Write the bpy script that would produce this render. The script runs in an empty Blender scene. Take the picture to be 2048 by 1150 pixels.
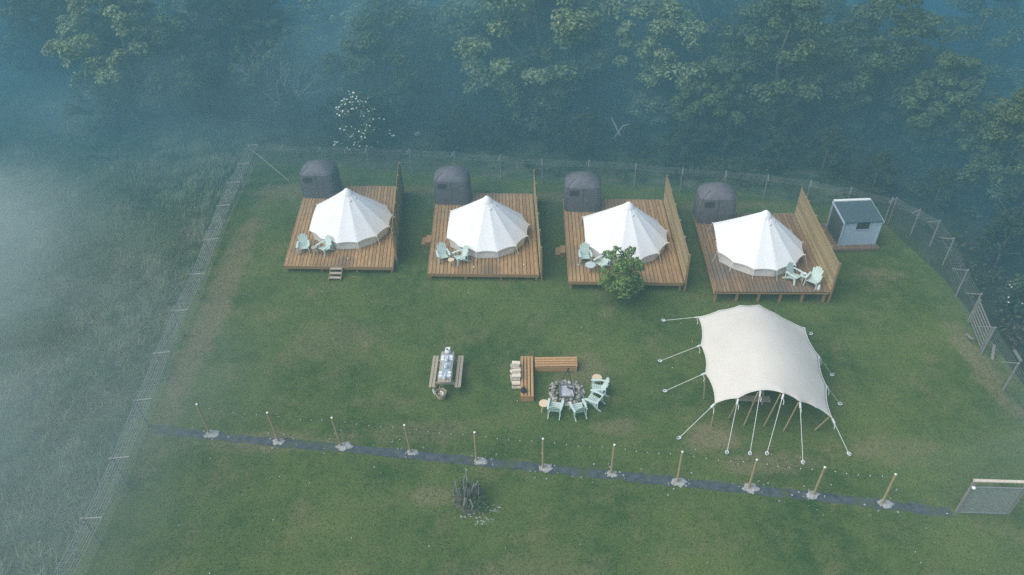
import bpy, bmesh, math, random
import numpy as np
from mathutils import Vector, Matrix, Euler

# ------------------------------------------------------------------ camera, sky, sun, exposure
SC = bpy.context.scene
COL = SC.collection
F_PX, H_CAM = 1480.0, 25.0                       # focal length in pixels of a 2048 wide frame, height above the lawn
_up = Vector((-(1085 - 1024) / F_PX, (2380 - 575) / F_PX, 1.0)).normalized()   # world up seen by the camera
_v = Vector((0, 0, -1))
_y = (_v - _v.dot(_up) * _up).normalized()
_x = _y.cross(_up)
RCAM = Matrix((_x, _y, _up))
cam_d = bpy.data.cameras.new('camera')
cam = bpy.data.objects.new('camera', cam_d)
COL.objects.link(cam)
cam_d.sensor_width = 36.0
cam_d.lens = F_PX / 2048 * 36.0
cam_d.clip_end = 2000
M4 = RCAM.to_4x4()
M4.translation = (0, 0, H_CAM)
cam.matrix_world = M4
SC.camera = cam

SUN_EL, SUN_AZ = math.radians(52), math.radians(250)      # azimuth clockwise from +Y: light from the left, a little from the front
world = bpy.data.worlds.new('World')
SC.world = world
world.use_nodes = True
wn = world.node_tree
sky = wn.nodes.new('ShaderNodeTexSky')
sky.sky_type = 'NISHITA'
sky.sun_disc = False
sky.sun_elevation = SUN_EL
sky.sun_rotation = SUN_AZ
wn.links.new(sky.outputs[0], wn.nodes['Background'].inputs[0])
wn.nodes['Background'].inputs[1].default_value = 0.09
sun_d = bpy.data.lights.new('sun', 'SUN')
sun_d.energy = 2.0
sun_d.angle = math.radians(70)
sun_d.color = (1.0, 0.93, 0.82)
sun = bpy.data.objects.new('sun', sun_d)
COL.objects.link(sun)
sdir = Vector((math.sin(SUN_AZ) * math.cos(SUN_EL), math.cos(SUN_AZ) * math.cos(SUN_EL), math.sin(SUN_EL)))
sun.rotation_euler = sdir.to_track_quat('Z', 'Y').to_euler()
SC.view_settings.view_transform = 'Standard'
SC.view_settings.look = 'None'
SC.view_settings.gamma = 1
SC.view_settings.exposure = 1.02
SC.cycles.max_bounces = 6
SC.cycles.volume_bounces = 1
SC.cycles.use_denoising = False

HAZE_DENSITY = 0.0042
HAZE_COLOR = (0.38, 0.64, 0.66)
BLUE_MIST, WHITE_MIST = (0.08, 0.40, 0.61), (0.76, 0.90, 0.88)
MISTS = [((0, 80, -.3), (125, 45, 24), BLUE_MIST, 0.023, 'bank of blue mist filling the wood behind the tents', 0, 1, 1.0),
         ((46, 44, -.3), (27, 36, 18), BLUE_MIST, 0.032, 'bank of blue mist over the scrub beyond the right fence', 0, 2, 1.1),
         ((-42, 48, -.3), (25, 24, 11), BLUE_MIST, 0.014, 'blue mist over the far end of the meadow at the left', 0, 3),
         ((-33, 21, -.2), (25, 26, 8), WHITE_MIST, 0.135, 'white wispy mist drifting over the meadow outside the left fence', 0, 4, 1.2, 2.2),
         ((6, 56, -.2), (32, 15, 13), (0.30, 0.62, 0.72), 0.085, 'pale wisps of mist hanging among the trees behind the tents', 0, 9, 1.0, 3.2),
         ((-24, 47, -.2), (15, 10, 7), (0.45, 0.70, 0.76), 0.03, 'pale wisps of mist where the meadow meets the wood', .2, 10, 1.2, 2.4),
         ((-11, 52, -.2), (17, 10, 8), WHITE_MIST, 0.010, 'grey wisp of mist drifting from the wood behind the leftmost tent', .2, 7),
         ((21, 15, -.2), (9, 9, 5), WHITE_MIST, 0.018, 'faint wisp of mist in the lower right corner by the grey gate', .2, 8, 2.4)]


def G(px, py, h=0.0):
    """the point at height h that the photo shows at pixel px, py"""
    r = RCAM @ Vector(((px - 1024) / F_PX, -(py - 575) / F_PX, -1))
    return Vector((0, 0, H_CAM)) + r * ((h - H_CAM) / r.z)


# ------------------------------------------------------------------ helpers
class MB:
    def __init__(s):
        s.v, s.f, s.m = [], [], []

    def add(s, vs, fs, mi=0):
        o = len(s.v)
        s.v += [tuple(p) for p in vs]
        s.f += [tuple(i + o for i in f) for f in fs]
        s.m += [mi] * len(fs)
        return s

    def box(s, c, d, rot=None, mi=0, taper=1.0):
        x, y, z = d[0] / 2, d[1] / 2, d[2] / 2
        p = [Vector((a * x * (taper if cc > 0 else 1), b * y * (taper if cc > 0 else 1), cc * z)) for cc in (-1, 1) for b in (-1, 1) for a in (-1, 1)]
        if rot is not None:
            p = [rot @ q for q in p]
        c = Vector(c)
        return s.add([q + c for q in p], [(0, 2, 3, 1), (4, 5, 7, 6), (0, 1, 5, 4), (2, 6, 7, 3), (0, 4, 6, 2), (1, 3, 7, 5)], mi)

    def bar(s, p0, p1, w, t, up=(0, 0, 1), mi=0):
        p0, p1 = Vector(p0), Vector(p1)
        d = p1 - p0
        a = d.normalized()
        u = Vector(up)
        u = (u - u.dot(a) * a)
        if u.length < 1e-4:
            u = a.orthogonal()
        u.normalize()
        r = Matrix((a.cross(u) * -1, a, u)).transposed()
        r = Matrix((a.cross(u), a, u)).transposed()
        return s.box((p0 + p1) / 2, (w, d.length, t), r, mi)

    def tube(s, pts, rad, n=8, mi=0, cap=True):
        pts = [Vector(p) for p in pts]
        if not isinstance(rad, (list, tuple)):
            rad = [rad] * len(pts)
        vs, fs = [], []
        ref = None
        for i, p in enumerate(pts):
            a = (pts[min(i + 1, len(pts) - 1)] - pts[max(i - 1, 0)])
            a = a.normalized() if a.length > 1e-9 else Vector((0, 0, 1))
            if ref is None:
                ref = a.orthogonal().normalized()
            ref = (ref - ref.dot(a) * a)
            ref = ref.normalized() if ref.length > 1e-6 else a.orthogonal().normalized()
            b = a.cross(ref)
            for k in range(n):
                t = 2 * math.pi * k / n
                vs.append(p + (ref * math.cos(t) + b * math.sin(t)) * rad[i])
        for i in range(len(pts) - 1):
            for k in range(n):
                k2 = (k + 1) % n
                fs.append((i * n + k, i * n + k2, (i + 1) * n + k2, (i + 1) * n + k))
        if cap:
            fs.append(tuple(range(n))[::-1])
            fs.append(tuple((len(pts) - 1) * n + k for k in range(n)))
        return s.add(vs, fs, mi)

    def lathe(s, prof, n=20, c=(0, 0, 0), mi=0, sx=1, sy=1):
        vs, fs = [], []
        for r, z in prof:
            for k in range(n):
                t = 2 * math.pi * k / n
                vs.append((c[0] + r * sx * math.cos(t), c[1] + r * sy * math.sin(t), c[2] + z))
        for i in range(len(prof) - 1):
            for k in range(n):
                k2 = (k + 1) % n
                fs.append((i * n + k, i * n + k2, (i + 1) * n + k2, (i + 1) * n + k))
        fs.append(tuple(range(n))[::-1])
        fs.append(tuple((len(prof) - 1) * n + k for k in range(n)))
        return s.add(vs, fs, mi)

    def build(s, name, mats, parent=None, smooth=False, bevel=0):
        me = bpy.data.meshes.new(name)
        me.from_pydata(s.v, [], s.f)
        for m in (mats if isinstance(mats, (list, tuple)) else [mats]):
            me.materials.append(m)
        me.polygons.foreach_set('material_index', s.m)
        if smooth:
            me.polygons.foreach_set('use_smooth', [True] * len(s.f))
        me.update()
        o = bpy.data.objects.new(name, me)
        COL.objects.link(o)
        if parent:
            o.parent = parent
        if bevel:
            b = o.modifiers.new('bevel', 'BEVEL')
            b.width = bevel
            b.segments = 2
            b.limit_method = 'ANGLE'
        return o


def np_mesh(name, verts, nper, mat, parent=None, smooth=False):
    """verts: (k*nper,3) numpy array, every nper vertices one face"""
    n = len(verts)
    k = n // nper
    me = bpy.data.meshes.new(name)
    me.vertices.add(n)
    me.vertices.foreach_set('co', np.ascontiguousarray(verts, dtype=np.float32).ravel())
    me.loops.add(n)
    me.loops.foreach_set('vertex_index', np.arange(n, dtype=np.int32))
    me.polygons.add(k)
    me.polygons.foreach_set('loop_start', np.arange(0, n, nper, dtype=np.int32))
    me.polygons.foreach_set('loop_total', np.full(k, nper, dtype=np.int32))
    me.materials.append(mat)
    me.update(calc_edges=True)
    o = bpy.data.objects.new(name, me)
    COL.objects.link(o)
    if parent:
        o.parent = parent
    return o


def tag(o, label=None, cat=None, group=None, kind=None):
    if label: o['label'] = label
    if cat: o['category'] = cat
    if group: o['group'] = group
    if kind: o['kind'] = kind
    return o


def empty(name, loc, rz=0.0, label=None, cat=None, group=None):
    o = bpy.data.objects.new(name, None)
    o.empty_display_size = 0.2
    COL.objects.link(o)
    o.location = loc
    o.rotation_euler = (0, 0, rz)
    return tag(o, label, cat, group)


def copy_tree(o, parent=None):
    c = o.copy()
    COL.objects.link(c)
    if parent:
        c.parent = parent
    for ch in list(o.children):
        copy_tree(ch, c)
    return c


# ------------------------------------------------------------------ materials
def mat(name, c1, c2=None, scale=5.0, rough=0.8, stretch=(1, 1, 1), bump=0.0, detail=6.0, spec=0.3, metal=0.0, trans=0.0, island=0.0, contrast=(0.35, 0.65), c3=None, scale3=1.0, thresh3=(0.55, 0.7), objrand=0.0):
    m = bpy.data.materials.new(name)
    m.use_nodes = True
    nt = m.node_tree
    N, L = nt.nodes, nt.links
    b = N['Principled BSDF']
    b.inputs['Roughness'].default_value = rough
    b.inputs['Specular IOR Level'].default_value = spec
    b.inputs['Metallic'].default_value = metal
    tc = N.new('ShaderNodeTexCoord')
    mp = N.new('ShaderNodeMapping')
    mp.inputs['Scale'].default_value = stretch
    L.new(tc.outputs['Object'], mp.inputs[0])
    nz = N.new('ShaderNodeTexNoise')
    nz.inputs['Scale'].default_value = scale
    nz.inputs['Detail'].default_value = detail
    nz.inputs['Roughness'].default_value = 0.6
    L.new(mp.outputs[0], nz.inputs[0])
    rp = N.new('ShaderNodeValToRGB')
    rp.color_ramp.elements[0].position, rp.color_ramp.elements[1].position = contrast
    rp.color_ramp.elements[0].color = (*c1, 1)
    rp.color_ramp.elements[1].color = (*(c2 or c1), 1)
    L.new(nz.outputs[0], rp.inputs[0])
    out = rp.outputs[0]
    if c3:
        n3 = N.new('ShaderNodeTexNoise')
        n3.inputs['Scale'].default_value = scale3
        n3.inputs['Detail'].default_value = 5
        L.new(tc.outputs['Object'], n3.inputs[0])
        mr = N.new('ShaderNodeMapRange')
        mr.inputs[1].default_value, mr.inputs[2].default_value = thresh3
        L.new(n3.outputs[0], mr.inputs[0])
        mx = N.new('ShaderNodeMixRGB')
        mx.inputs[2].default_value = (*c3, 1)
        L.new(mr.outputs[0], mx.inputs[0])
        L.new(out, mx.inputs[1])
        out = mx.outputs[0]
    if island:
        ge = N.new('ShaderNodeNewGeometry')
        hs = N.new('ShaderNodeHueSaturation')
        m1 = N.new('ShaderNodeMapRange')
        m1.inputs[3].default_value, m1.inputs[4].default_value = 1 - island, 1 + island
        L.new(ge.outputs['Random Per Island'], m1.inputs[0])
        L.new(m1.outputs[0], hs.inputs['Value'])
        L.new(out, hs.inputs['Color'])
        out = hs.outputs[0]
    if objrand:
        oi = N.new('ShaderNodeObjectInfo')
        h2 = N.new('ShaderNodeHueSaturation')
        m2 = N.new('ShaderNodeMapRange')
        m2.inputs[3].default_value, m2.inputs[4].default_value = 1 - objrand, 1 + objrand
        L.new(oi.outputs['Random'], m2.inputs[0])
        L.new(m2.outputs[0], h2.inputs['Value'])
        L.new(out, h2.inputs['Color'])
        out = h2.outputs[0]
    L.new(out, b.inputs['Base Color'])
    if bump:
        bp = N.new('ShaderNodeBump')
        bp.inputs['Strength'].default_value = bump
        bp.inputs['Distance'].default_value = 0.02
        L.new(nz.outputs[0], bp.inputs['Height'])
        L.new(bp.outputs[0], b.inputs['Normal'])
    if trans:
        tr = N.new('ShaderNodeBsdfTranslucent')
        L.new(out, tr.inputs[0])
        ms = N.new('ShaderNodeMixShader')
        ms.inputs[0].default_value = trans
        L.new(b.outputs[0], ms.inputs[1])
        L.new(tr.outputs[0], ms.inputs[2])
        L.new(ms.outputs[0], N['Material Output'].inputs[0])
    return m


M = {}
M['deck'] = mat('deck_boards', (0.27, 0.16, 0.072), (0.39, 0.245, 0.125), 3, 0.75, (6, 0.6, 6), island=0.16, c3=(0.17, 0.12, 0.085), scale3=0.5, thresh3=(0.5, 0.75))
M['deck_grey'] = mat('deck_boards_weathered', (0.17, 0.105, 0.06), (0.26, 0.165, 0.10), 3, 0.75, (6, 0.6, 6), island=0.15, c3=(0.15, 0.12, 0.10), scale3=0.5, thresh3=(0.45, 0.7))
M['timber'] = mat('sawn_timber', (0.25, 0.145, 0.065), (0.36, 0.22, 0.11), 6, 0.75, (1, 5, 5), island=0.15)
M['bench'] = mat('bench_timber', (0.34, 0.19, 0.085), (0.48, 0.29, 0.14), 6, 0.7, (3, 3, 3), island=0.15)
M['weathered'] = mat('weathered_timber', (0.30, 0.25, 0.19), (0.44, 0.38, 0.30), 8, 0.85, (5, 1, 5), island=0.15)
M['screen'] = mat('screen_slats', (0.27, 0.20, 0.10), (0.41, 0.315, 0.175), 6, 0.8, (1, 1, 3), island=0.3)
M['post'] = mat('post_timber', (0.30, 0.235, 0.125), (0.40, 0.32, 0.18), 6, 0.8, (4, 4, 1))
M['canvas'] = mat('canvas', (0.86, 0.86, 0.86), (0.90, 0.90, 0.895), 1.2, 0.9, spec=0.1, trans=0.12)
M['canvas_wall'] = mat('canvas_wall', (0.74, 0.72, 0.68), (0.80, 0.78, 0.74), 3, 0.9, spec=0.1, trans=0.1)
M['stretch'] = mat('stretch_fabric', (0.64, 0.60, 0.535), (0.69, 0.65, 0.585), 0.8, 0.85, spec=0.15, trans=0.08)
M['rope'] = mat('white_rope', (0.68, 0.68, 0.66), (0.75, 0.75, 0.73), 20, 0.8)
M['strap'] = mat('pale_strap', (0.60, 0.62, 0.62), (0.7, 0.72, 0.72), 20, 0.6)
M['grey_tent'] = mat('grey_nylon', (0.095, 0.09, 0.10), (0.125, 0.12, 0.13), 4, 0.6, bump=0.7)
M['grey_roof'] = mat('grey_nylon_roof', (0.10, 0.097, 0.115), (0.13, 0.126, 0.145), 4, 0.55, bump=0.7)
M['dark'] = mat('dark_mesh', (0.03, 0.035, 0.04), (0.05, 0.055, 0.06), 10, 0.7)
M['iron'] = mat('black_iron', (0.012, 0.012, 0.013), (0.03, 0.028, 0.026), 20, 0.6, spec=0.4)
M['mint'] = mat('mint_plastic', (0.49, 0.60, 0.56), (0.55, 0.66, 0.61), 6, 0.5, spec=0.4)
M['palewood'] = mat('pale_wood', (0.62, 0.47, 0.30), (0.74, 0.60, 0.42), 8, 0.7, (1, 8, 1))
M['whitepaint'] = mat('white_paint', (0.74, 0.74, 0.72), (0.8, 0.8, 0.78), 8, 0.5)
M['ceramic'] = mat('white_ceramic', (0.78, 0.78, 0.76), (0.82, 0.82, 0.8), 8, 0.3)
M['glass_top'] = mat('frosted_top', (0.42, 0.47, 0.47), (0.55, 0.6, 0.6), 10, 0.3)
M['runner'] = mat('table_runner', (0.24, 0.33, 0.42), (0.50, 0.58, 0.66), 14, 0.85)
M['runner2'] = mat('table_runner_middle', (0.27, 0.33, 0.38), (0.37, 0.43, 0.48), 9, 0.85)
M['wicker'] = mat('wicker', (0.28, 0.22, 0.14), (0.45, 0.37, 0.26), 30, 0.85, bump=0.6)
M['bark'] = mat('bark', (0.09, 0.075, 0.06), (0.17, 0.145, 0.12), 8, 0.9, (3, 3, 0.6), bump=0.6)
M['palebark'] = mat('pale_dead_wood', (0.26, 0.25, 0.23), (0.40, 0.39, 0.36), 8, 0.9, (3, 3, 0.8), bump=0.3)
M['logbark'] = mat('log_bark', (0.30, 0.24, 0.18), (0.60, 0.55, 0.48), 12, 0.9, bump=0.4)
M['cutwood'] = mat('cut_wood', (0.66, 0.56, 0.42), (0.80, 0.73, 0.62), 14, 0.8)
M['stone'] = mat('fire_stones', (0.20, 0.19, 0.165), (0.40, 0.385, 0.34), 6, 0.9, bump=0.5, c3=(0.14, 0.13, 0.11), scale3=3, objrand=0.6)
M['rubble'] = mat('pale_rubble', (0.20, 0.20, 0.195), (0.42, 0.42, 0.41), 9, 0.95, bump=0.6)
M['ash'] = mat('ash', (0.33, 0.33, 0.37), (0.56, 0.56, 0.61), 7, 0.95, bump=0.5, c3=(0.1, 0.1, 0.11), scale3=5, thresh3=(0.6, 0.7))
M['steel'] = mat('dull_steel', (0.24, 0.23, 0.23), (0.34, 0.33, 0.33), 10, 0.6, metal=0.3)
M['galv'] = mat('galvanised_wire', (0.20, 0.22, 0.22), (0.30, 0.32, 0.32), 10, 0.6)
M['fencepost'] = mat('fence_post', (0.17, 0.17, 0.155), (0.27, 0.265, 0.24), 8, 0.85, (3, 3, 1))
M['gatebeam'] = mat('gate_beam', (0.58, 0.48, 0.40), (0.70, 0.60, 0.52), 8, 0.8)
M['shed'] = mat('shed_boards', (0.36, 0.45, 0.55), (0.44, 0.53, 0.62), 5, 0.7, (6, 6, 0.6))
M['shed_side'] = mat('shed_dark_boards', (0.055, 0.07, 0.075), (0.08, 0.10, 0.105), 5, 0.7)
M['shed_roof'] = mat('roof_felt', (0.04, 0.075, 0.092), (0.065, 0.105, 0.122), 12, 0.85, bump=0.3)
M['path'] = mat('trench_soil', (0.040, 0.052, 0.062), (0.085, 0.10, 0.115), 3.5, 0.9, bump=0.4, c3=(0.065, 0.085, 0.04), scale3=1.1, thresh3=(0.5, 0.68))
M['bulb'] = mat('bulb_glass', (0.75, 0.74, 0.70), (0.8, 0.8, 0.76), 8, 0.3)
M['blossom'] = mat('white_blossom', (0.80, 0.80, 0.78), (0.85, 0.85, 0.83), 8, 0.8)
GRN = dict(rough=0.75, spec=0.2, trans=0.25)
M['leaf'] = mat('leaf_green', (0.060, 0.095, 0.045), (0.115, 0.165, 0.080), 0.6, island=0.45, **GRN)
M['leaf_pale'] = mat('leaf_pale_green', (0.15, 0.20, 0.105), (0.28, 0.34, 0.18), 0.6, island=0.45, **GRN)
M['leaf_dark'] = mat('leaf_dark_green', (0.022, 0.042, 0.030), (0.05, 0.075, 0.045), 0.6, island=0.45, **GRN)
M['leaf_tree'] = mat('leaf_young_tree', (0.09, 0.16, 0.042), (0.21, 0.30, 0.09), 2.0, island=0.4, **GRN)
M['scrub'] = mat('undergrowth_leaves', (0.028, 0.048, 0.022), (0.065, 0.085, 0.035), 0.35, island=0.5, c3=(0.12, 0.10, 0.065), scale3=0.22, thresh3=(0.58, 0.7), **GRN)
M['blade'] = mat('lawn_blades', (0.044, 0.110, 0.024), (0.145, 0.205, 0.050), 0.22, island=0.75, contrast=(0.38, 0.64), c3=(0.23, 0.21, 0.10), scale3=0.5, thresh3=(0.60, 0.85), **GRN)
M['meadow'] = mat('meadow_blades', (0.085, 0.165, 0.085), (0.155, 0.24, 0.125), 0.25, island=0.4, c3=(0.25, 0.255, 0.18), scale3=0.28, thresh3=(0.52, 0.68), **GRN)

M['straw'] = mat('straw_blades', (0.20, 0.25, 0.16), (0.32, 0.36, 0.24), 0.5, island=0.35, **GRN)


def ground_mat(name, base, straw, soil, spots=(), far=None):
    m = bpy.data.materials.new(name)
    m.use_nodes = True
    nt = m.node_tree
    N, L = nt.nodes, nt.links
    b = N['Principled BSDF']
    b.inputs['Roughness'].default_value = 0.95
    b.inputs['Specular IOR Level'].default_value = 0.1
    tc = N.new('ShaderNodeTexCoord')

    def noise(s, d=6, r=0.6):
        n = N.new('ShaderNodeTexNoise')
        n.inputs['Scale'].default_value = s
        n.inputs['Detail'].default_value = d
        n.inputs['Roughness'].default_value = r
        L.new(tc.outputs['Object'], n.inputs[0])
        return n.outputs[0]

    def mrange(v, a, c):
        r = N.new('ShaderNodeMapRange')
        r.inputs[1].default_value, r.inputs[2].default_value = a, c
        L.new(v, r.inputs[0])
        return r.outputs[0]

    def math_(op, a, c):
        k = N.new('ShaderNodeMath')
        k.operation = op
        for i, q in enumerate((a, c)):
            if isinstance(q, (int, float)):
                k.inputs[i].default_value = q
            else:
                L.new(q, k.inputs[i])
        return k.outputs[0]

    def mix(f, a, c):
        k = N.new('ShaderNodeMixRGB')
        L.new(f, k.inputs[0])
        for i, q in ((1, a), (2, c)):
            if isinstance(q, tuple):
                k.inputs[i].default_value = (*q, 1)
            else:
                L.new(q, k.inputs[i])
        return k.outputs[0]
    col = mix(mrange(noise(0.22), 0.35, 0.65), base[0], base[1])
    col = mix(mrange(noise(1.3), 0.4, 0.75), col, base[2])
    col = mix(mrange(noise(0.5, 8, 0.7), 0.52, 0.75), col, straw)
    fine = noise(14, 3)
    col = mix(math_('MULTIPLY', mrange(fine, 0.5, 0.75), 0.5), col, tuple(q * 0.45 for q in base[0]))
    for (x, y, rx, ry, st) in spots:
        mp = N.new('ShaderNodeMapping')
        mp.inputs['Location'].default_value = (-x / rx, -y / ry, 0)
        mp.inputs['Scale'].default_value = (1 / rx, 1 / ry, 0)
        L.new(tc.outputs['Object'], mp.inputs[0])
        ln = N.new('ShaderNodeVectorMath')
        ln.operation = 'LENGTH'
        L.new(mp.outputs[0], ln.inputs[0])
        d = math_('ADD', ln.outputs['Value'], math_('MULTIPLY', math_('SUBTRACT', noise(0.9, 8, 0.7), 0.5), 2.2))
        f = math_('MULTIPLY', mrange(math_('SUBTRACT', 1.0, d), 0.0, 0.5), st)
        col = mix(f, col, soil)
    if far:
        sp = N.new('ShaderNodeSeparateXYZ')
        L.new(tc.outputs['Object'], sp.inputs[0])
        yy = math_('ADD', sp.outputs[1], math_('MULTIPLY', math_('SUBTRACT', noise(0.12), 0.5), 14))
        xx = math_('ADD', sp.outputs[0], math_('MULTIPLY', math_('SUBTRACT', noise(0.12), 0.5), 8))
        f = math_('MAXIMUM', mrange(yy, 45, 50), mrange(xx, 20, 24))
        col = mix(f, col, far)
    L.new(col, b.inputs['Base Color'])
    bp = N.new('ShaderNodeBump')
    bp.inputs['Strength'].default_value = 0.5
    bp.inputs['Distance'].default_value = 0.05
    L.new(noise(9, 8), bp.inputs['Height'])
    L.new(bp.outputs[0], b.inputs['Normal'])
    return m


# ------------------------------------------------------------------ ground, lawn, trench
gp = [(-900, -300), (900, -300), (900, 1200), (-900, 1200)]
gm = ground_mat('meadow_ground', ((0.030, 0.055, 0.026), (0.060, 0.09, 0.042), (0.075, 0.10, 0.05)), (0.20, 0.18, 0.12), (0.16, 0.13, 0.09), far=(0.030, 0.036, 0.022))
g = MB().add([(x, y, 0) for x, y in gp], [(0, 1, 2, 3)]).build('ground', gm)
tag(g, kind='structure')

WORN = [(-15.6, 30, 1.0, 12, 0.75), (8.3, 20.0, 1.5, 0.9, 0.8), (10.2, 18.6, 2.6, 0.7, 0.6), (4.2, 20.8, 1.2, 0.6, 0.5), (3.2, 24.3, 1.6, 1.4, 0.55),
        (-14.5, 41.0, 2.4, 1.2, 0.6), (-5, 40.5, 3, .8, 0.6), (3.0, 39.3, 3, .7, 0.6), (13, 37.6, 4, .7, 0.55), (-10.5, 20.6, 4, 0.7, 0.5), (-4, 21, 3, 0.8, 0.35),
        (-3.4, 17.6, 1.0, 0.7, 0.5), (6.2, 32.3, .8, .8, 0.6), (19.5, 30.5, 1.4, .8, 0.5), (15.5, 19, 2, 1, .35), (0, 14, 4, 1.2, .3), (21.5, 24, .8, 4, .7), (-9, 27, 2.5, 2, .3)]
lm = ground_mat('lawn_ground', ((0.038, 0.078, 0.022), (0.102, 0.140, 0.040), (0.110, 0.140, 0.045)), (0.16, 0.15, 0.07), (0.20, 0.165, 0.10), WORN)
lawn_poly = [(-17.0, 6), (22.5, 6), (22.8, 25), (22.8, 30), (21.5, 36.6), (14, 39.2), (-6.5, 43), (-17.4, 45)]
l = MB().add([(x, y, 0.004) for x, y in lawn_poly], [tuple(range(len(lawn_poly)))]).build('lawn', lm)
tag(l, kind='structure')

rng = np.random.default_rng(5)
TR = [(300, 857), (420, 871), (560, 885), (690, 896), (820, 909), (960, 923), (1090, 936), (1220, 949), (1350, 963), (1500, 979), (1620, 991), (1760, 1008), (1915, 1026)]
TRW = [G(x, y) for x, y in TR]
mb = MB()
vs = []
for i in range(len(TRW) - 1):
    for k in range(14):
        p = TRW[i].lerp(TRW[i + 1], k / 14)
        w = 0.235 + rng.normal() * 0.03
        vs += [(p.x, p.y - w, 0.008), (p.x, p.y + w * (0.9 + rng.normal() * 0.05), 0.008)]
mb.add(vs, [(2 * i, 2 * i + 2, 2 * i + 3, 2 * i + 1) for i in range(len(vs) // 2 - 1)])
tag(mb.build('path', M['path']), kind='structure')


def trench_dist(x, y):
    tx = np.array([p.x for p in TRW])
    ty = np.array([p.y for p in TRW])
    yc = np.interp(x, tx, ty)
    d = np.abs(y - yc)
    d[(x < tx[0]) | (x > tx[-1])] = 9
    return d


def blades(n, xr, yr, lmin, lmax, wmin, wmax, tilt, keep, clump=0, cr=0.2):
    if clump:
        k = n // clump
        cx, cy = rng.uniform(*xr, k), rng.uniform(*yr, k)
        cs = rng.uniform(0.6, 1.3, k)
        x = np.repeat(cx, clump) + rng.normal(0, cr, k * clump)
        y = np.repeat(cy, clump) + rng.normal(0, cr, k * clump)
        sc = np.repeat(cs, clump)
        lean = np.repeat(rng.uniform(0, 2 * np.pi, k), clump)
        az = lean + rng.normal(0, 0.9, k * clump)
    else:
        x, y = rng.uniform(*xr, n), rng.uniform(*yr, n)
        sc = np.ones(n)
        az = rng.uniform(0, 2 * np.pi, n)
    ok = keep(x, y)
    x, y, sc, az = x[ok], y[ok], sc[ok], az[ok]
    n = len(x)
    L_ = rng.uniform(lmin, lmax, n) * sc
    w = rng.uniform(wmin, wmax, n)
    t = rng.uniform(*tilt, n)
    dx, dy = np.cos(az), np.sin(az)
    base = np.stack([x, y, np.full(n, 0.002)], 1)
    side = np.stack([-dy, dx, np.zeros(n)], 1) * w[:, None] / 2
    tip = base + np.stack([dx * np.sin(t), dy * np.sin(t), np.cos(t)], 1) * L_[:, None]
    out = np.empty((n, 3, 3))
    out[:, 0], out[:, 1], out[:, 2] = base - side, base + side, tip
    return out.reshape(-1, 3)


def in_lawn(x, y):
    back = np.where(x < -6.5, 43 + (-6.5 - x) * 0.18, np.where(x < 14, 43 - (x + 6.5) * 0.185, 39.2 - (x - 14) * 0.35))
    return (x > -17.1) & (x < 22.7) & (y < back) & (trench_dist(x, y) + rng.normal(0, .08, len(x)) > 0.20)


b1 = blades(520000, (-17.2, 22.8), (9, 45.5), 0.04, 0.09, 0.015, 0.03, (0.3, 1.35), in_lawn)
tag(np_mesh('grass', b1, 3, M['blade']), 'short mown green lawn grass with dry brown patches inside the wire fence', 'grass', kind='stuff')
def in_meadow(x, y):
    return x < -16.95 - np.clip(y - 15, -20, 40) * .017


def patchy(x, y):
    f = np.sin(x * .55 + 1.3 * np.sin(y * .31)) + np.sin(y * .47 + 1.1 * np.sin(x * .4 + 2)) + .8 * np.sin((x + y) * 1.1)
    return in_meadow(x, y) & (f + rng.normal(0, .5, len(x)) > .55)


b2 = blades(360000, (-60, -16.6), (4, 62), 0.22, 0.5, 0.02, 0.05, (0.15, 1.2), in_meadow, 24, 0.22)
tag(np_mesh('grass', b2, 3, M['meadow']), 'tall rough green meadow grass outside the fence on the left', 'grass', kind='stuff')
b3 = blades(240000, (-50, -16.8), (5, 55), 0.35, 0.75, 0.018, 0.04, (0.3, 1.25), patchy, 34, 0.2)
tag(np_mesh('grass', b3, 3, M['straw']), 'pale straw coloured seed grass in patches over the left meadow', 'grass', kind='stuff')

# ------------------------------------------------------------------ decks
rad = math.radians
DECKS = [  # front-left corner pixel, height, width, depth, angle
    ((568, 531), 0.45, 6.05, 8.3, rad(-4.4)), ((856, 546), 0.45, 5.95, 8.0, rad(-4.3)),
    ((1138, 562), 0.60, 5.9, 7.9, rad(-4.3)), ((1430, 583), 0.75, 5.66, 7.1, rad(-3.4))]
DW = ['with front steps, first from the left', 'second from the left', 'behind the small leafy tree', 'beside the blue shed, raised on posts']
DECK = []
SKEW = [-.122, -.075, -.037, 0.0]             # the decks are not quite square: sideways run of the long edges


def skewed(mb, k):
    mb.v = [(x + k * y, y, z) for x, y, z in mb.v]
    return mb


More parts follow.
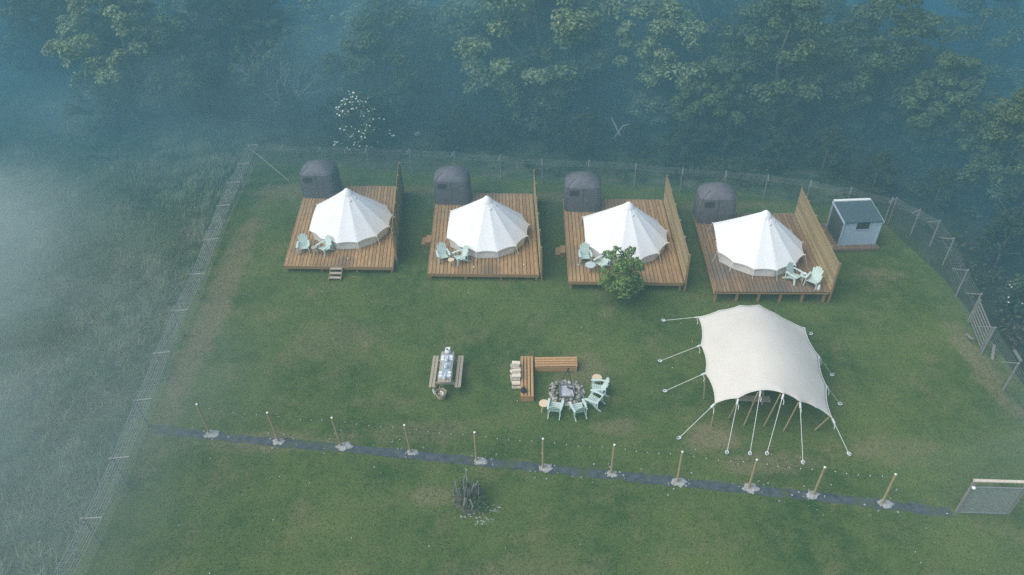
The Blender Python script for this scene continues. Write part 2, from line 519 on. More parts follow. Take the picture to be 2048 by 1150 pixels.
for i, (px, h, w, d, a) in enumerate(DECKS):
    o = G(*px, h)
    r = empty('timber_deck', (o.x, o.y, 0), a, 'brown timber deck %s, carrying a white bell tent' % DW[i], 'deck', 'timber decks under the bell tents')
    DECK.append((r, h, w, d, a, o))
    sk = SKEW[i]
    mb = MB()
    n = int(w / 0.2)
    pw = w / n
    for k in range(n):
        mb.box(((k + .5) * pw, d / 2, h - 0.02), (pw - 0.028, d, 0.04))
    skewed(mb, sk).build('decking', M['deck_grey' if i == 3 else 'deck'], r)
    fb = MB()
    fb.box((w / 2, -0.018, h - 0.10), (w + .06, 0.03, 0.2 if i < 3 else 0.06))
    fb.box((w / 2, d + 0.018, h - 0.10), (w + .06, 0.03, 0.2))
    fb.box((-0.018, d / 2, h - 0.1), (0.03, d, 0.2))
    fb.box((w + 0.018, d / 2, h - 0.1), (0.03, d, 0.2))
    skewed(fb, sk).build('rim_board', M['timber'], r)
    jb = MB()
    for k in range(7):
        jb.box((w / 2, .35 + (d - .7) * k / 6, h - 0.115), (w - .06, .05, .15))
    skewed(jb, sk).build('joist', M['timber'], r)
    for yy in (0.12, d * .35, d * .68, d - .12):
        for k in range(6 if i == 3 else 4):
            xx = 0.1 + (w - .2) * k / (5 if i == 3 else 3)
            skewed(MB().box((xx, yy, (h - .19) / 2 + .001), (.12, .12, h - .19)), sk).build('leg', M['timber'], r)

# privacy screens
for i, (r, h, w, d, a, o) in enumerate(DECK):
    R2 = Matrix.Rotation(a, 3, 'Z')
    p = o + R2 @ Vector((w + 0.11, 0, 0))
    s = empty('privacy_screen', (p.x, p.y, 0), a - math.atan(SKEW[i]), ['tan slatted privacy screen on the deck with front steps, seen nearly edge-on',
                                                   'tan slatted privacy screen seen as a thin line beside the second tent',
                                                   'tan slatted privacy screen on the right of the deck behind the leafy tree',
                                                   'tan slatted privacy screen between the rightmost bell tent and the blue shed'][i], 'privacy screen', 'privacy screens beside the decks')
    top = h + 1.78
    y0, y1 = (0.05, d - .05) if i else (0.75, d - .05)
    mb = MB()
    n = int((top - 0.3) / 0.115)
    for k in range(n):
        z = h - .15 + (top - h + .15) * (k + .5) / n
        mb.box((0, (y0 + y1) / 2, z), (0.022, y1 - y0, (top - h + .15) / n - 0.012))
    mb.build('slat_panel', M['screen'], s)
    npst = 6
    for k in range(npst):
        yy = y0 + (y1 - y0) * k / (npst - 1)
        MB().box((0.055, yy, top / 2), (.08, .08, top)).build('post', M['timber'], s)

# front steps of the first deck and small side steps
r, h, w, d, a, o = DECK[0]
R2 = Matrix.Rotation(a, 3, 'Z')
p = o + R2 @ Vector((2.95, -0.04, 0))
st = empty('wooden_steps', (p.x, p.y, 0), a, 'short flight of open wooden steps at the front edge of the left deck', 'steps')
for k in range(3):
    z = 0.40 - k * 0.13
    MB().box((0, -.11 - k * .23, z), (.62, .17, .035)).build('tread', M['weathered'], st)
for sx in (-1, 1):
    MB().bar((sx * .33, -.02, .38), (sx * .33, -.72, .03), .035, .13).build('stringer', M['timber'], st)
for i, yy0, lab in ((1, 3.35, 'small brown wooden step block against the left side of the second deck'), (2, 3.2, 'small brown wooden step block against the left side of the third deck')):
    r, h, w, d, a, o = DECK[i]
    p = o + Matrix.Rotation(a, 3, 'Z') @ Vector((-.20 + SKEW[i] * yy0, yy0, 0))
    s2 = empty('wooden_steps', (p.x, p.y, 0), a, lab, 'steps')
    MB().box((0, 0, .3), (.30, .7, .04)).build('tread', M['deck'], s2)
    MB().box((-.28, 0, .15), (.26, .7, .04)).build('tread', M['deck'], s2)
    for yy in (-.32, .32):
        MB().box((0, yy, .139), (.28, .04, .277)).box((-.27, yy, .0645), (.24, .04, .129)).build('stringer', M['timber'], s2)


# ------------------------------------------------------------------ bell tents
def bell_tent():
    t = empty('bell_tent', (0, 0, 0))
    RE, ZE, ZA = 2.45, 0.55, 2.68
    apex = Vector((0, 0, ZA))
    angs = [-132, -104, -76, -48, -20, 8, 36, 64, 92, 120]
    V = [Vector((RE * math.cos(rad(q)), RE * math.sin(rad(q)), ZE)) for q in angs]
    V += [Vector((-2.40, 1.7, ZE + .14)), Vector((-2.42, -1.12, ZE + .14))]
    n = len(V)
    U, T = 8, 16
    mb = MB()
    for i in range(n):
        A, B = V[i], V[(i + 1) % n]
        door = i == n - 2
        vs, fs = [], []
        for k in range(T + 1):
            t_ = k / T
            for u in range(U + 1):
                q = u / U
                e = A.lerp(B, q)
                sc = 4 * q * (1 - q)
                inward = (Vector((0, 0, e.z)) - e).normalized()
                e2 = e + inward * sc * (0.0 if door else 0.055) + Vector((0, 0, sc * (0.10 if door else 0.03)))
                rr = 0.045 + (1 - 0.045) * t_
                p = apex.lerp(e2, rr)
                p.z -= 0.03 * math.sin(math.pi * min(1, rr))
                p.z -= 0.008 * sc * math.sin(math.pi * t_ ** 1.2)
                vs.append(p)
        for k in range(T):
            for u in range(U):
                b = k * (U + 1) + u
                fs.append((b, b + U + 1, b + U + 2, b + 1))
        mb.add(vs, fs)
    roof = mb.build('roof', M['canvas'], t, smooth=True)
    bm = bmesh.new()
    bm.from_mesh(roof.data)
    bmesh.ops.remove_doubles(bm, verts=bm.verts, dist=.002)
    bm.to_mesh(roof.data)
    bm.free()
    mb = MB()                                     # seam ridges and hem
    for i in range(n):
        A, B = V[i], V[(i + 1) % n]
        pts = []
        for k in range(0, T + 1):
            rr = 0.045 + (1 - 0.045) * k / T
            p = apex.lerp(A, rr)
            p.z -= 0.03 * math.sin(math.pi * rr)
            pts.append(p)
        mb.tube(pts, 0.007, 5)
    mb.build('seam', M['canvas'], roof, smooth=True)
    # hem that hangs a little below the eave
    mb = MB()
    for i in range(n):
        A, B = V[i], V[(i + 1) % n]
        door = i == n - 2
        vs, fs = [], []
        for u in range(U + 1):
            q = u / U
            e = A.lerp(B, q)
            sc = 4 * q * (1 - q)
            inward = (Vector((0, 0, e.z)) - e).normalized()
            e2 = e + inward * sc * (0.0 if door else 0.055) + Vector((0, 0, sc * (0.10 if door else 0.03)))
            vs += [e2, e2 + Vector((0, 0, -.07)) + inward * .01]
        for u in range(U):
            fs.append((2 * u, 2 * u + 1, 2 * u + 3, 2 * u + 2))
        mb.add(vs, fs)
    mb.build('hem', M['canvas_wall'], roof)
    mb = MB()                                     # low wall set in under the eave
    ring_t, ring_b = [], []
    for i in range(n):
        A, B = V[i], V[(i + 1) % n]
        for u in range(4):
            e = A.lerp(B, u / 4)
            sc = 4 * (u / 4) * (1 - u / 4)
            ring_t.append(Vector((e.x * (.955 - .02 * sc), e.y * (.955 - .02 * sc), e.z + .01)))
            ring_b.append(Vector((e.x * .925, e.y * .925, 0.005)))
    k = len(ring_t)
    mb.add(ring_b + ring_t, [(j, (j + 1) % k, k + (j + 1) % k, k + j) for j in range(k)])
    mb.build('wall', M['canvas_wall'], t)
    MB().box((-2.215, .28, .32), (.03, 1.5, .6), Matrix.Rotation(rad(3), 3, 'Y')).build('door', M['canvas'], t)
    for s_ in (-1, 1):
        MB().tube([(-2.27, .28 + s_ * .78, 0.01), (-2.29, .28 + s_ * .03, .64)], .02, 6).build('door_pole', M['timber'], t)
    cap = MB().lathe([(0.37, -0.36), (0.35, -0.30), (0.25, -0.16), (0.16, -0.07), (0.09, -0.01), (0.03, 0.02)], 12, (0, 0, ZA)).build('apex_cap', M['canvas'], t, smooth=True)
    for q in (-65, -20, 60, 200):                  # hooded vents under the cap
        c = Vector((math.cos(rad(q)), math.sin(rad(q)), 0))
        MB().lathe([(.13, 0), (.12, .06), (.07, .11), (.01, .125)], 10, (c.x * .47, c.y * .47, ZA - .58), sx=1.0, sy=1.2).build('vent', M['canvas_wall'], t, smooth=True)
    for A in V:
        o2 = Vector((A.x, A.y, 0)).normalized()
        e = A + o2 * .02
        f = Vector((A.x, A.y, 0.01)) + o2 * .28
        gr = MB().tube([e, f], .011, 5).build('guy_rope', M['rope'], t)
        MB().tube([f + Vector((0, 0, -.005)), f + Vector((0, 0, .10)) + o2 * -.02], .014, 5).build('peg', M['weathered'], gr)
        MB().tube([A + Vector((0, 0, .02)) + o2 * -.08, A + o2 * .08], .022, 6).build('eave_patch', M['canvas_wall'], gr)
    MB().tube([(0, 0, .01), (0, 0, ZA - .05)], .03, 8).build('centre_pole', M['timber'], t)
    return t


tent0 = bell_tent()
TENTS = [((693, 486), 0, 0.06, 'white bell tent on the left deck, beside the deck with the front steps'),
         ((977, 504), 1, 0.0, 'white bell tent second from the left, in front of a thin screen'),
         ((1264, 519), 2, 0.0, 'white bell tent partly hidden by the small leafy tree'),
         ((1543, 540), 3, -0.10, 'white bell tent nearest the blue shed, two chairs at its front right')]
TENT_LABEL = ['white bell tent on the leftmost deck, the one with front steps', TENTS[1][3], TENTS[2][3], TENTS[3][3]]
for i, (px, di, rz, lab) in enumerate(TENTS):
    t = tent0 if i == 0 else copy_tree(tent0)
    r, h, w, d, a, o = DECK[di]
    p = G(*px, h + .55)
    t.location = (p.x, p.y + 2.27, h + .001)
    t.scale = (.95, .95, 1.0)
    t.rotation_euler = (0, 0, a * .5 + rz)
    tag(t, TENT_LABEL[i], 'tent', 'white bell tents on the decks')


# ------------------------------------------------------------------ grey shower tents
def shower_tent():
    t = empty('shower_tent', (0, 0, 0))

    def ring(z, sx, sy, n=32, e=5.0):
        out = []
        for k in range(n):
            q = 2 * math.pi * k / n
            c, s = math.cos(q), math.sin(q)
            out.append((sx * math.copysign(abs(c) ** (2 / e), c), sy * math.copysign(abs(s) ** (2 / e), s), z))
        return out
    W, D = 1.1, 0.85
    mb = MB()
    lev = [(0, 1.0, 6), (.4, 1.0, 5.5), (.9, .99, 5), (1.3, .97, 4.5), (1.6, .94, 4)]
    vs = []
    for z, k, e in lev:
        vs += ring(z, W * k, D * k, e=e)
    n = 32
    fs = [(i * n + k, i * n + (k + 1) % n, (i + 1) * n + (k + 1) % n, (i + 1) * n + k) for i in range(len(lev) - 1) for k in range(n)]
    mb.add(vs, fs)
    body = mb.build('body', M['grey_tent'], t, smooth=True)
    mb = MB()
    lev = [(1.56, .965, 4), (1.66, .92, 3.6), (1.80, .80, 3), (1.93, .63, 2.6), (2.05, .42, 2.3), (2.12, .20, 2.1), (2.14, .03, 2)]
    vs = []
    for z, k, e in lev:
        vs += ring(z, W * k, D * k, e=e)
    fs = [(i * n + k, i * n + (k + 1) % n, (i + 1) * n + (k + 1) % n, (i + 1) * n + k) for i in range(len(lev) - 1) for k in range(n)]
    fs.append(tuple((len(lev) - 1) * n + k for k in range(n)))
    mb.add(vs, fs)
    mb.build('roof', M['grey_roof'], t, smooth=True)
    MB().box((-.52, -D * .985, 1.28), (.52, .03, .34), Matrix.Rotation(rad(2), 3, 'X')).build('window', M['dark'], t)
    MB().tube([(0.02, -D - .005, .02), (.02, -D * .985 - .006, .8), (.02, -D * .965 - .006, 1.56)], .014, 5).build('door_zip', M['dark'], t)
    mb = MB()
    for sx in (-1, 1):
        for sy in (-1, 1):
            mb.tube([(sx * W * .93, sy * D * .93, .01), (sx * W * .90, sy * D * .90, .9), (sx * W * .87, sy * D * .87, 1.6), (sx * W * .45, sy * D * .45, 2.04)], .016, 5)
    mb.build('seam', M['grey_roof'], t)
    return t


sh0 = shower_tent()
SHW = [((641, 397), 0), ((906, 410), 1), ((1167, 424), 2), ((1433, 448), 3)]
for i, (px, di) in enumerate(SHW):
    t = sh0 if i == 0 else copy_tree(sh0)
    r, h, w, d, a, o = DECK[di]
    p = G(*px, h)
    t.location = (p.x, p.y + .86, h + .001)
    t.rotation_euler = (0, 0, a)
    tag(t, ['grey pop-up shower tent behind the leftmost bell tent', 'grey pop-up shower tent behind the second bell tent', 'grey pop-up shower tent behind the bell tent with the leafy tree in front',
            'grey pop-up shower tent behind the bell tent nearest the shed'][i], 'shower tent', 'grey shower tents on the decks')

# pale stove-pipe pole behind the first tent
p = G(679, 374, .45)
fl = MB().tube([(0, 0, 0), (0, 0, .85)], .035, 8)
fl = tag(fl.build('pole', M['whitepaint']), 'thin pale pole standing between the leftmost bell tent and its shower tent', 'pole')
fl.location = (p.x, p.y + .1, .451)


# ------------------------------------------------------------------ chairs and side tables
def chair_model():
    t = empty('adirondack_chair', (0, 0, 0))           # faces -Y
    mb = MB()
    for k in range(5):                                 # seat slats across
        y = -.30 + k * .105
        mb.box((0, y, .375 - (y + .30) * .26), (.52, .085, .022), Matrix.Rotation(-.25, 3, 'X'))
    for sx in (-1, 1):
        mb.bar((sx * .25, -.34, .355), (sx * .25, .22, .215), .03, .075)
    mb.build('seat', M['mint'], t)
    mb = MB()
    lean = rad(24)
    for k in range(-2, 3):
        x0, x1 = k * .088, k * .122
        H_ = .82 - .035 * k * k
        p0 = Vector((x0, .15, .22))
        d = Vector(((x1 - x0), math.sin(lean) * H_, math.cos(lean) * H_))
        nrm = Vector((0, -math.cos(lean), math.sin(lean)))
        p1 = p0 + d
        mb.bar(p0, p1, .105, .02, nrm)
        mb.bar(p1, p1 + d.normalized() * .035, .07, .02, nrm)
    for f in (.22, .72):
        c = Vector((0, .15 + math.sin(lean) * f * .82 + .02, .22 + math.cos(lean) * f * .82))
        mb.box(c, (.48 + .12 * f, .022, .06), Matrix.Rotation(-lean, 3, 'X'))
    mb.build('backrest', M['mint'], t)
    for sx in (-1, 1):
        mb = MB()
        mb.bar((sx * .35, -.36, .56), (sx * .345, .02, .565), .125, .026)
        mb.bar((sx * .345, .02, .565), (sx * .31, .33, .555), .10, .026)
        mb.bar((sx * .345, -.40, .555), (sx * .35, -.355, .56), .10, .026)
        mb.build('armrest', M['mint'], t)
        mb = MB()
        mb.bar((sx * .335, -.36, 0), (sx * .325, -.27, .545), .035, .12, (0, 1, 0))
        mb.build('leg', M['mint'], t)
        mb = MB()
        mb.bar((sx * .275, .10, .245), (sx * .29, .50, .0), .03, .09)
        mb.bar((sx * .315, .30, .10), (sx * .315, .32, .55), .03, .06, (0, 1, 0))
        mb.build('leg', M['mint'], t)
    return t


ch0 = chair_model()
CH_DECK = [  # pixel of the seat, deck, facing angle (0 faces the viewer), label
    ((607, 492), 0, 8, 'mint green adirondack chair facing out at the front left corner of the leftmost deck'),
    ((650, 494), 0, -38, 'mint green adirondack chair against the eave of the leftmost bell tent'),
    ((886, 510), 1, 14, 'mint green adirondack chair left of the wooden stool on the second deck'),
    ((921, 513), 1, -62, 'mint green adirondack chair right of the wooden stool, back to the second bell tent'),
    ((1170, 511), 2, 0, 'mint green adirondack chair left of the round white table on the third deck'),
    ((1205, 525), 2, -50, 'mint green adirondack chair half hidden behind the small leafy tree'),
    ((1588, 550), 3, 34, 'mint green adirondack chair left of the little table, by the bell tent nearest the shed'),
    ((1627, 559), 3, -42, 'mint green adirondack chair in the front right corner of the rightmost deck')]
CH_FIRE = [((1110, 815), 168, 'mint green adirondack chair beside the lower round wooden table at the fire pit'),
           ((1157, 817), 194, 'mint green adirondack chair at the lower right of the fire pit stones'),
           ((1189, 799), 238, 'mint green adirondack chair between two others right of the fire pit'),
           ((1198, 775), 266, 'mint green adirondack chair below the upper round slatted table at the fire pit')]
first = True
for px, di, ang, lab in CH_DECK:
    t = ch0 if first else copy_tree(ch0)
    first = False
    h = DECK[di][1]
    p = G(*px, h + .33)
    t.location = (p.x, p.y, h + .001)
    t.scale = (.9, .9, .9)
    t.rotation_euler = (0, 0, rad(ang))
    tag(t, lab, 'chair', 'mint green garden chairs')
for px, ang, lab in CH_FIRE:
    t = copy_tree(ch0)
    p = G(*px, .33)
    t.location = (p.x, p.y, .008)
    t.scale = (.87, .87, .87)
    t.rotation_euler = (0, 0, rad(ang))
    tag(t, lab, 'chair', 'mint green garden chairs')


def side_table(px, base, hh, rr, top_mat, lab, slat=False, cat='side table'):
    p = G(*px, base + hh)
    t = empty('side_table', (p.x, p.y, base + .002), .4, lab, cat, 'small round side tables')
    mb = MB()
    if slat:
        for k in range(-3, 4):
            x = k * rr * .28
            hl = math.sqrt(max(.01, rr * rr - x * x)) * 2
            mb.box((x, 0, hh - .015), (rr * .25, hl, .026))
        mb.lathe([(rr * .96, hh - .045), (rr * .96, hh - .03)], 20)
    else:
        mb.lathe([(rr * .97, hh - .035), (rr, hh - .028), (rr, hh - .006), (rr * .97, hh)], 24)
    mb.build('table_top', top_mat, t)
    for k in range(3):
        q = rad(90 + 120 * k)
        MB().tube([(rr * .85 * math.cos(q), rr * .85 * math.sin(q), 0), (rr * .55 * math.cos(q), rr * .55 * math.sin(q), hh - .045)], .02, 6).build('leg', M['palewood'], t)
    MB().tube([(rr * .66 * math.cos(rad(q)), rr * .66 * math.sin(rad(q)), hh * .4) for q in (90, 210, 330, 450)], .012, 5).build('stretcher', M['palewood'], t)
    return t


side_table((628, 494), DECK[0][1], .45, .17, M['weathered'], 'small pale three-legged table between the two chairs on the leftmost deck')
side_table((902, 519), DECK[1][1], .42, .17, M['palewood'], 'small yellow wooden stool between the two chairs on the second deck', cat='stool')
side_table((1181, 529), DECK[2][1], .42, .28, M['glass_top'], 'round pale grey table between the chairs on the third deck')
t4 = side_table((1609, 550), DECK[3][1], .45, .21, M['glass_top'], 'small grey table holding a pot between the chairs on the rightmost deck')
side_table((1088, 806), 0, .45, .22, M['palewood'], 'pale round wooden table on the grass at the lower left of the fire pit')
side_table((1194, 755), 0, .45, .22, M['palewood'], 'pale round slatted wooden table at the upper right of the fire pit', slat=True)
p = G(1609, 550, DECK[3][1] + .45)
pot = empty('plant_pot', (p.x, p.y, p.z + .001), 0, 'small dark pot with a white rim on the little table of the rightmost deck', 'pot')
MB().lathe([(.05, 0), (.075, .09), (.08, .1), (.06, .1), (.05, .05)], 14).build('pot_body', M['steel'], pot, smooth=True)
MB().lathe([(.083, .098), (.085, .108), (.078, .112)], 14).build('rim', M['ceramic'], pot)
p = G(1637, 580, DECK[3][1])
bo = empty('lantern', (p.x, p.y + .05, DECK[3][1] + .001), 0, 'white bottle-shaped lantern standing on the front right corner of the rightmost deck', 'lantern')
MB().lathe([(.09, 0), (.095, .02), (.085, .16), (.055, .24), (.045, .3)], 14).build('lantern_body', M['ceramic'], bo, smooth=True)
MB().tube([(-.045, 0, .3), (-.03, 0, .36), (.03, 0, .36), (.045, 0, .3)], .008, 5).build('handle', M['whitepaint'], bo)
for px, di, lab in (((575, 520), 0, 'tiny white light at the front left corner of the leftmost deck'), ((696, 518), 0, 'tiny white light above the front steps of the leftmost deck'),
                    ((947, 535), 1, 'tiny white light at the middle of the second deck front'), ((1048, 530), 1, 'tiny white light at the right of the second deck front'),
                    ((1157, 531), 2, 'tiny white light left of the round table on the third deck')):
    p = G(*px, DECK[di][1])
    e = empty('deck_light', (p.x, p.y, DECK[di][1] + .001), 0, lab, 'light', 'tiny deck lights')
    MB().lathe([(.045, 0), (.045, .02), (.04, .03)], 12).build('base', M['steel'], e)
    MB().lathe([(.035, .03), (.03, .055), (.01, .062)], 12).build('lens', M['bulb'], e)

# ------------------------------------------------------------------ picnic tables, crockery, basket
def picnic_table(L_, lab, loc, rz, name='picnic_table'):
    t = empty(name, loc, rz, lab, 'picnic table')
    mb = MB()
    for k in range(5):
        mb.box(((k - 2) * .142, 0, .735), (.132, L_, .04))
    mb.build('tabletop', M['weathered'], t)
    for sx in (-1, 1):
        mb = MB()
        for k in range(2):
            mb.box((sx * (.60 + k * .17), 0, .435), (.14, L_ * 1.02, .04))
        mb.build('bench', M['weathered'], t)
    for sy in (-1, 1):
        y = sy * L_ * .36
        mb = MB()
        mb.box((0, y, .695), (.66, .05, .08)).box((0, y, .37), (1.5, .05, .09))
        for sx in (-1, 1):
            mb.bar((sx * .26, y + .05, .655), (sx * .62, y + .05, 0.0), .05, .09, (1, 0, 0))
        mb.build('frame', M['weathered'], t)
    return t


c = (G(891, 704, .75) + G(879, 765, .75)) / 2
dv = G(889, 704, .75) - G(877, 765, .75)
c = (G(892, 704, .75) + G(890.5, 766, .75)) / 2
PT_R = -rad(2.5)
pt_c = Vector((G(892, 735, .75).x, (G(892, 703, .755).y + G(892, 764, .755).y) / 2, 0))
pt_len = (G(892, 703, .755) - G(892, 764, .755)).length
picnic_table(pt_len, 'grey weathered picnic table with pale blue runners laid for a meal on the lawn', (pt_c.x, pt_c.y, .006), PT_R).scale = (.86, 1, 1)
RP = Matrix.Rotation(PT_R, 3, 'Z')


def on_table(x, y, z=.761):
    return pt_c + RP @ Vector((x, y, 0)) + Vector((0, 0, z))


def cloth(name, w, d, m, xy, lab):
    mb = MB()
    nx, ny = 10, 10
    vs = []
    for j in range(ny + 1):
        for i in range(nx + 1):
            x, y = (i / nx - .5) * w, (j / ny - .5) * d
            z = .004 + .0035 * math.sin(x * 31 + y * 11) * math.sin(y * 23)
            over = abs(x) - .312
            if over > 0:
                z -= over * 2.2
                x = math.copysign(.312 + over * .25, x)
            vs.append((x, y, z))
    fs = [(j * (nx + 1) + i, j * (nx + 1) + i + 1, (j + 1) * (nx + 1) + i + 1, (j + 1) * (nx + 1) + i) for j in range(ny) for i in range(nx)]
    mb.add(vs, fs)
    o = mb.build(name, m, smooth=True)
    so = o.modifiers.new('thick', 'SOLIDIFY')
    so.thickness = .004
    so.offset = 1
    o.location = on_table(*xy)
    o.rotation_euler = (0, 0, PT_R)
    return tag(o, lab, 'cloth', 'cloths on the picnic table')


L2 = pt_len / 2
cloth('table_runner', .68, .46, M['runner'], (0, L2 * .56), 'pale blue cloth across the far end of the picnic table')
cloth('table_runner', .68, .44, M['runner'], (0, -L2 * .52), 'pale blue cloth across the near end of the picnic table')
cloth('table_runner', .42, .66, M['runner2'], (.02, L2 * .03), 'greyer cloth square in the middle of the picnic table')
JUG = [(L2 * .93, .15, 'broad white jug at the far end of the picnic table'), (L2 * .34, .085, 'white jug on the far blue cloth of the picnic table'),
       (-L2 * .10, .085, 'white jug on the middle cloth of the picnic table'), (-L2 * .84, .075, 'white jug at the near end of the picnic table')]
for yy, rr, lab in JUG:
    p = on_table(.01, yy, .768)
    j = empty('jug', p, 1.0, lab, 'jug', 'white jugs along the picnic table')
    MB().lathe([(rr * .7, 0), (rr, .05), (rr * .95, .13), (rr * .7, .2), (rr * .8, .235), (rr * .62, .235), (rr * .55, .15), (rr * .5, .06)], 16).build('jug_body', M['ceramic'], j, smooth=True)
    MB().tube([(rr * .8, 0, .2), (rr * 1.35, 0, .19), (rr * 1.35, 0, .1), (rr * .95, 0, .07)], .012, 6).build('handle', M['ceramic'], j)
    MB().lathe([(rr * .58, .12), (rr * .5, .13)], 12).build('dark_disc', M['dark'], j)  # flat dark disc inside the jug, below the rim
rs = random.Random(4)
for k, (x, y) in enumerate([(-.2, L2 * .62), (.2, L2 * .62), (-.2, L2 * .45), (.2, L2 * .45), (-.2, -L2 * .42), (.2, -L2 * .42), (-.2, -L2 * .62), (.2, -L2 * .62)]):
    p = on_table(x, y, .774)
    pl = empty('plate', p, 0, 'small white plate laid on a pale blue cloth of the picnic table', 'plate', 'white plates on the blue cloths')
    MB().lathe([(.04, 0), (.055, .004), (.08, .013), (.08, .016), (.05, .007)], 16).build('dish', M['ceramic'], pl, smooth=True)
    mb = MB()
    for sx in (-1, 1):
        mb.box((sx * .13, 0, 0), (.012, .17, .004))
    mb.build('cutlery', M['steel'], pl)

bk = G(882, 786, .3)
bsk = empty('basket', (bk.x, bk.y, .008), .3, 'round wicker basket holding pale rolls on the grass at the end of the picnic table', 'basket')
mb = MB()
prof = [(.17, 0), (.20, .1), (.235, .25), (.255, .36), (.235, .365), (.215, .25), (.18, .08), (.15, .03)]
mb.lathe(prof, 24)
for z, r_ in ((.06, .187), (.13, .21), (.2, .226), (.27, .242), (.34, .255)):
    mb.tube([(r_ * math.cos(rad(q)), r_ * math.sin(rad(q)), z) for q in range(0, 361, 20)], .012, 5)
mb.build('basket_body', M['wicker'], bsk)
for q in (70, 215):
    u = Vector((math.cos(rad(q)), math.sin(rad(q)), 0))
    v = Vector((-u.y, u.x, 0))
    MB().tube([u * .25 + v * .09 + Vector((0, 0, .35)), u * .29 + v * .07 + Vector((0, 0, .45)), u * .30 + Vector((0, 0, .48)), u * .29 - v * .07 + Vector((0, 0, .45)), u * .25 - v * .09 + Vector((0, 0, .35))], .013, 6).build('handle', M['wicker'], bsk)
for k in range(9):
    q = rs.uniform(0, 6.28)
    rr = rs.uniform(.02, .13)
    u = Vector((rs.uniform(-1, 1), rs.uniform(-1, 1), rs.uniform(.2, .8))).normalized() * .08
    e = MB().tube([-u, u * .3, u], [.04, .043, .036], 9).build('roll', [M['whitepaint'], M['logbark']][k % 2], None, smooth=True)
    e.location = (bk.x + rr * math.cos(q), bk.y + rr * math.sin(q), .27 + rs.uniform(0, .05))
    tag(e, 'small pale roll lying in the wicker basket', 'roll', 'pale rolls in the wicker basket')
for k, (dx, dy) in enumerate(((-.27, .14), (-.24, .19))):
    e = MB().lathe([(.035, 0), (.037, .2), (.015, .27), (.015, .33)], 10).build('bottle', M['ceramic'], None, smooth=True)
    e.location = (bk.x + dx - .02, bk.y + dy, .01)
    e.rotation_euler = (rad(-18), rad(-22), 0)
    tag(e, 'slim white bottle leaning on the rim of the wicker basket', 'bottle', 'white bottles leaning on the basket')

# ------------------------------------------------------------------ fire pit corner
def slat_bench(c0, wx, wy, along, lab, hgt=.36):
    t = empty('slatted_bench', (c0[0], c0[1], .006), -.03, lab, 'bench', 'low slatted timber benches by the fire pit')
    mb = MB()
    n = 4
    for k in range(n):
        if along == 'y':
            mb.box(((k + .5) * wx / n, wy / 2, hgt - .02), (wx / n - .042, wy - .08, .04))
        else:
            mb.box((wx / 2, (k + .5) * wy / n, hgt - .02), (wx, wy / n - .038, .04))
    if along == 'y':
        mb.box((wx / 2, .02, hgt - .02), (wx, .04, .042)).box((wx / 2, wy - .02, hgt - .02), (wx, .04, .042))
    mb.build('seat', M['bench'], t)
    mb = MB()
    mb.box((wx / 2, .02, hgt / 2 - .03), (wx - .04, .035, hgt - .1)).box((wx / 2, wy - .02, hgt / 2 - .03), (wx - .04, .035, hgt - .1))
    mb.box((.02, wy / 2, hgt / 2 - .03), (.035, wy - .09, hgt - .1)).box((wx - .02, wy / 2, hgt / 2 - .03), (.035, wy - .09, hgt - .1))
    mb.build('skirt', M['bench'], t)
    for sx in (.05, wx - .05):
        for sy in (.05, wy - .05):
            MB().box((sx, sy, (hgt - .045) / 2), (.07, .07, hgt - .045)).build('leg', M['bench'], t)
    return t


HB = .36
a0, a1, a2 = G(1041, 793, HB), G(1068, 793, HB), G(1042, 713, HB)
slat_bench((a0.x, a0.y), a1.x - a0.x, a2.y - a0.y, 'y', 'low timber bench with lengthwise slats beside the firewood stack')
b0, b1_, b2_ = G(1069, 733.5, HB), G(1154, 730, HB), G(1068, 714, HB)
BA = math.atan2(b1_.y - b0.y, b1_.x - b0.x)
hb = slat_bench((b0.x + .02, b0.y), (b1_ - b0).length, b2_.y - b0.y, 'x', 'low timber bench behind the fire pit, at right angles to the other bench')
hb.rotation_euler = (0, 0, -.03)

kp = G(1047, 786, HB)
kt = empty('kettle', (kp.x, kp.y + .08, HB + .008), .6, 'black iron kettle standing on the near end of the slatted bench', 'kettle')
kt.scale = (.75, .75, .85)
MB().lathe([(.12, 0), (.17, .04), (.18, .12), (.15, .2), (.08, .235)], 18).build('kettle_body', M['iron'], kt, smooth=True)
MB().lathe([(.085, .232), (.05, .26), (.02, .265), (.022, .29), (.005, .295)], 14).build('lid', M['iron'], kt, smooth=True)
MB().tube([(-.15, 0, .2), (-.12, 0, .36), (0, 0, .42), (.12, 0, .36), (.15, 0, .2)], .012, 6).build('handle', M['iron'], kt)
MB().tube([(0, -.15, .1), (0, -.22, .15), (0, -.25, .22)], [.035, .025, .018], 8).build('spout', M['iron'], kt)

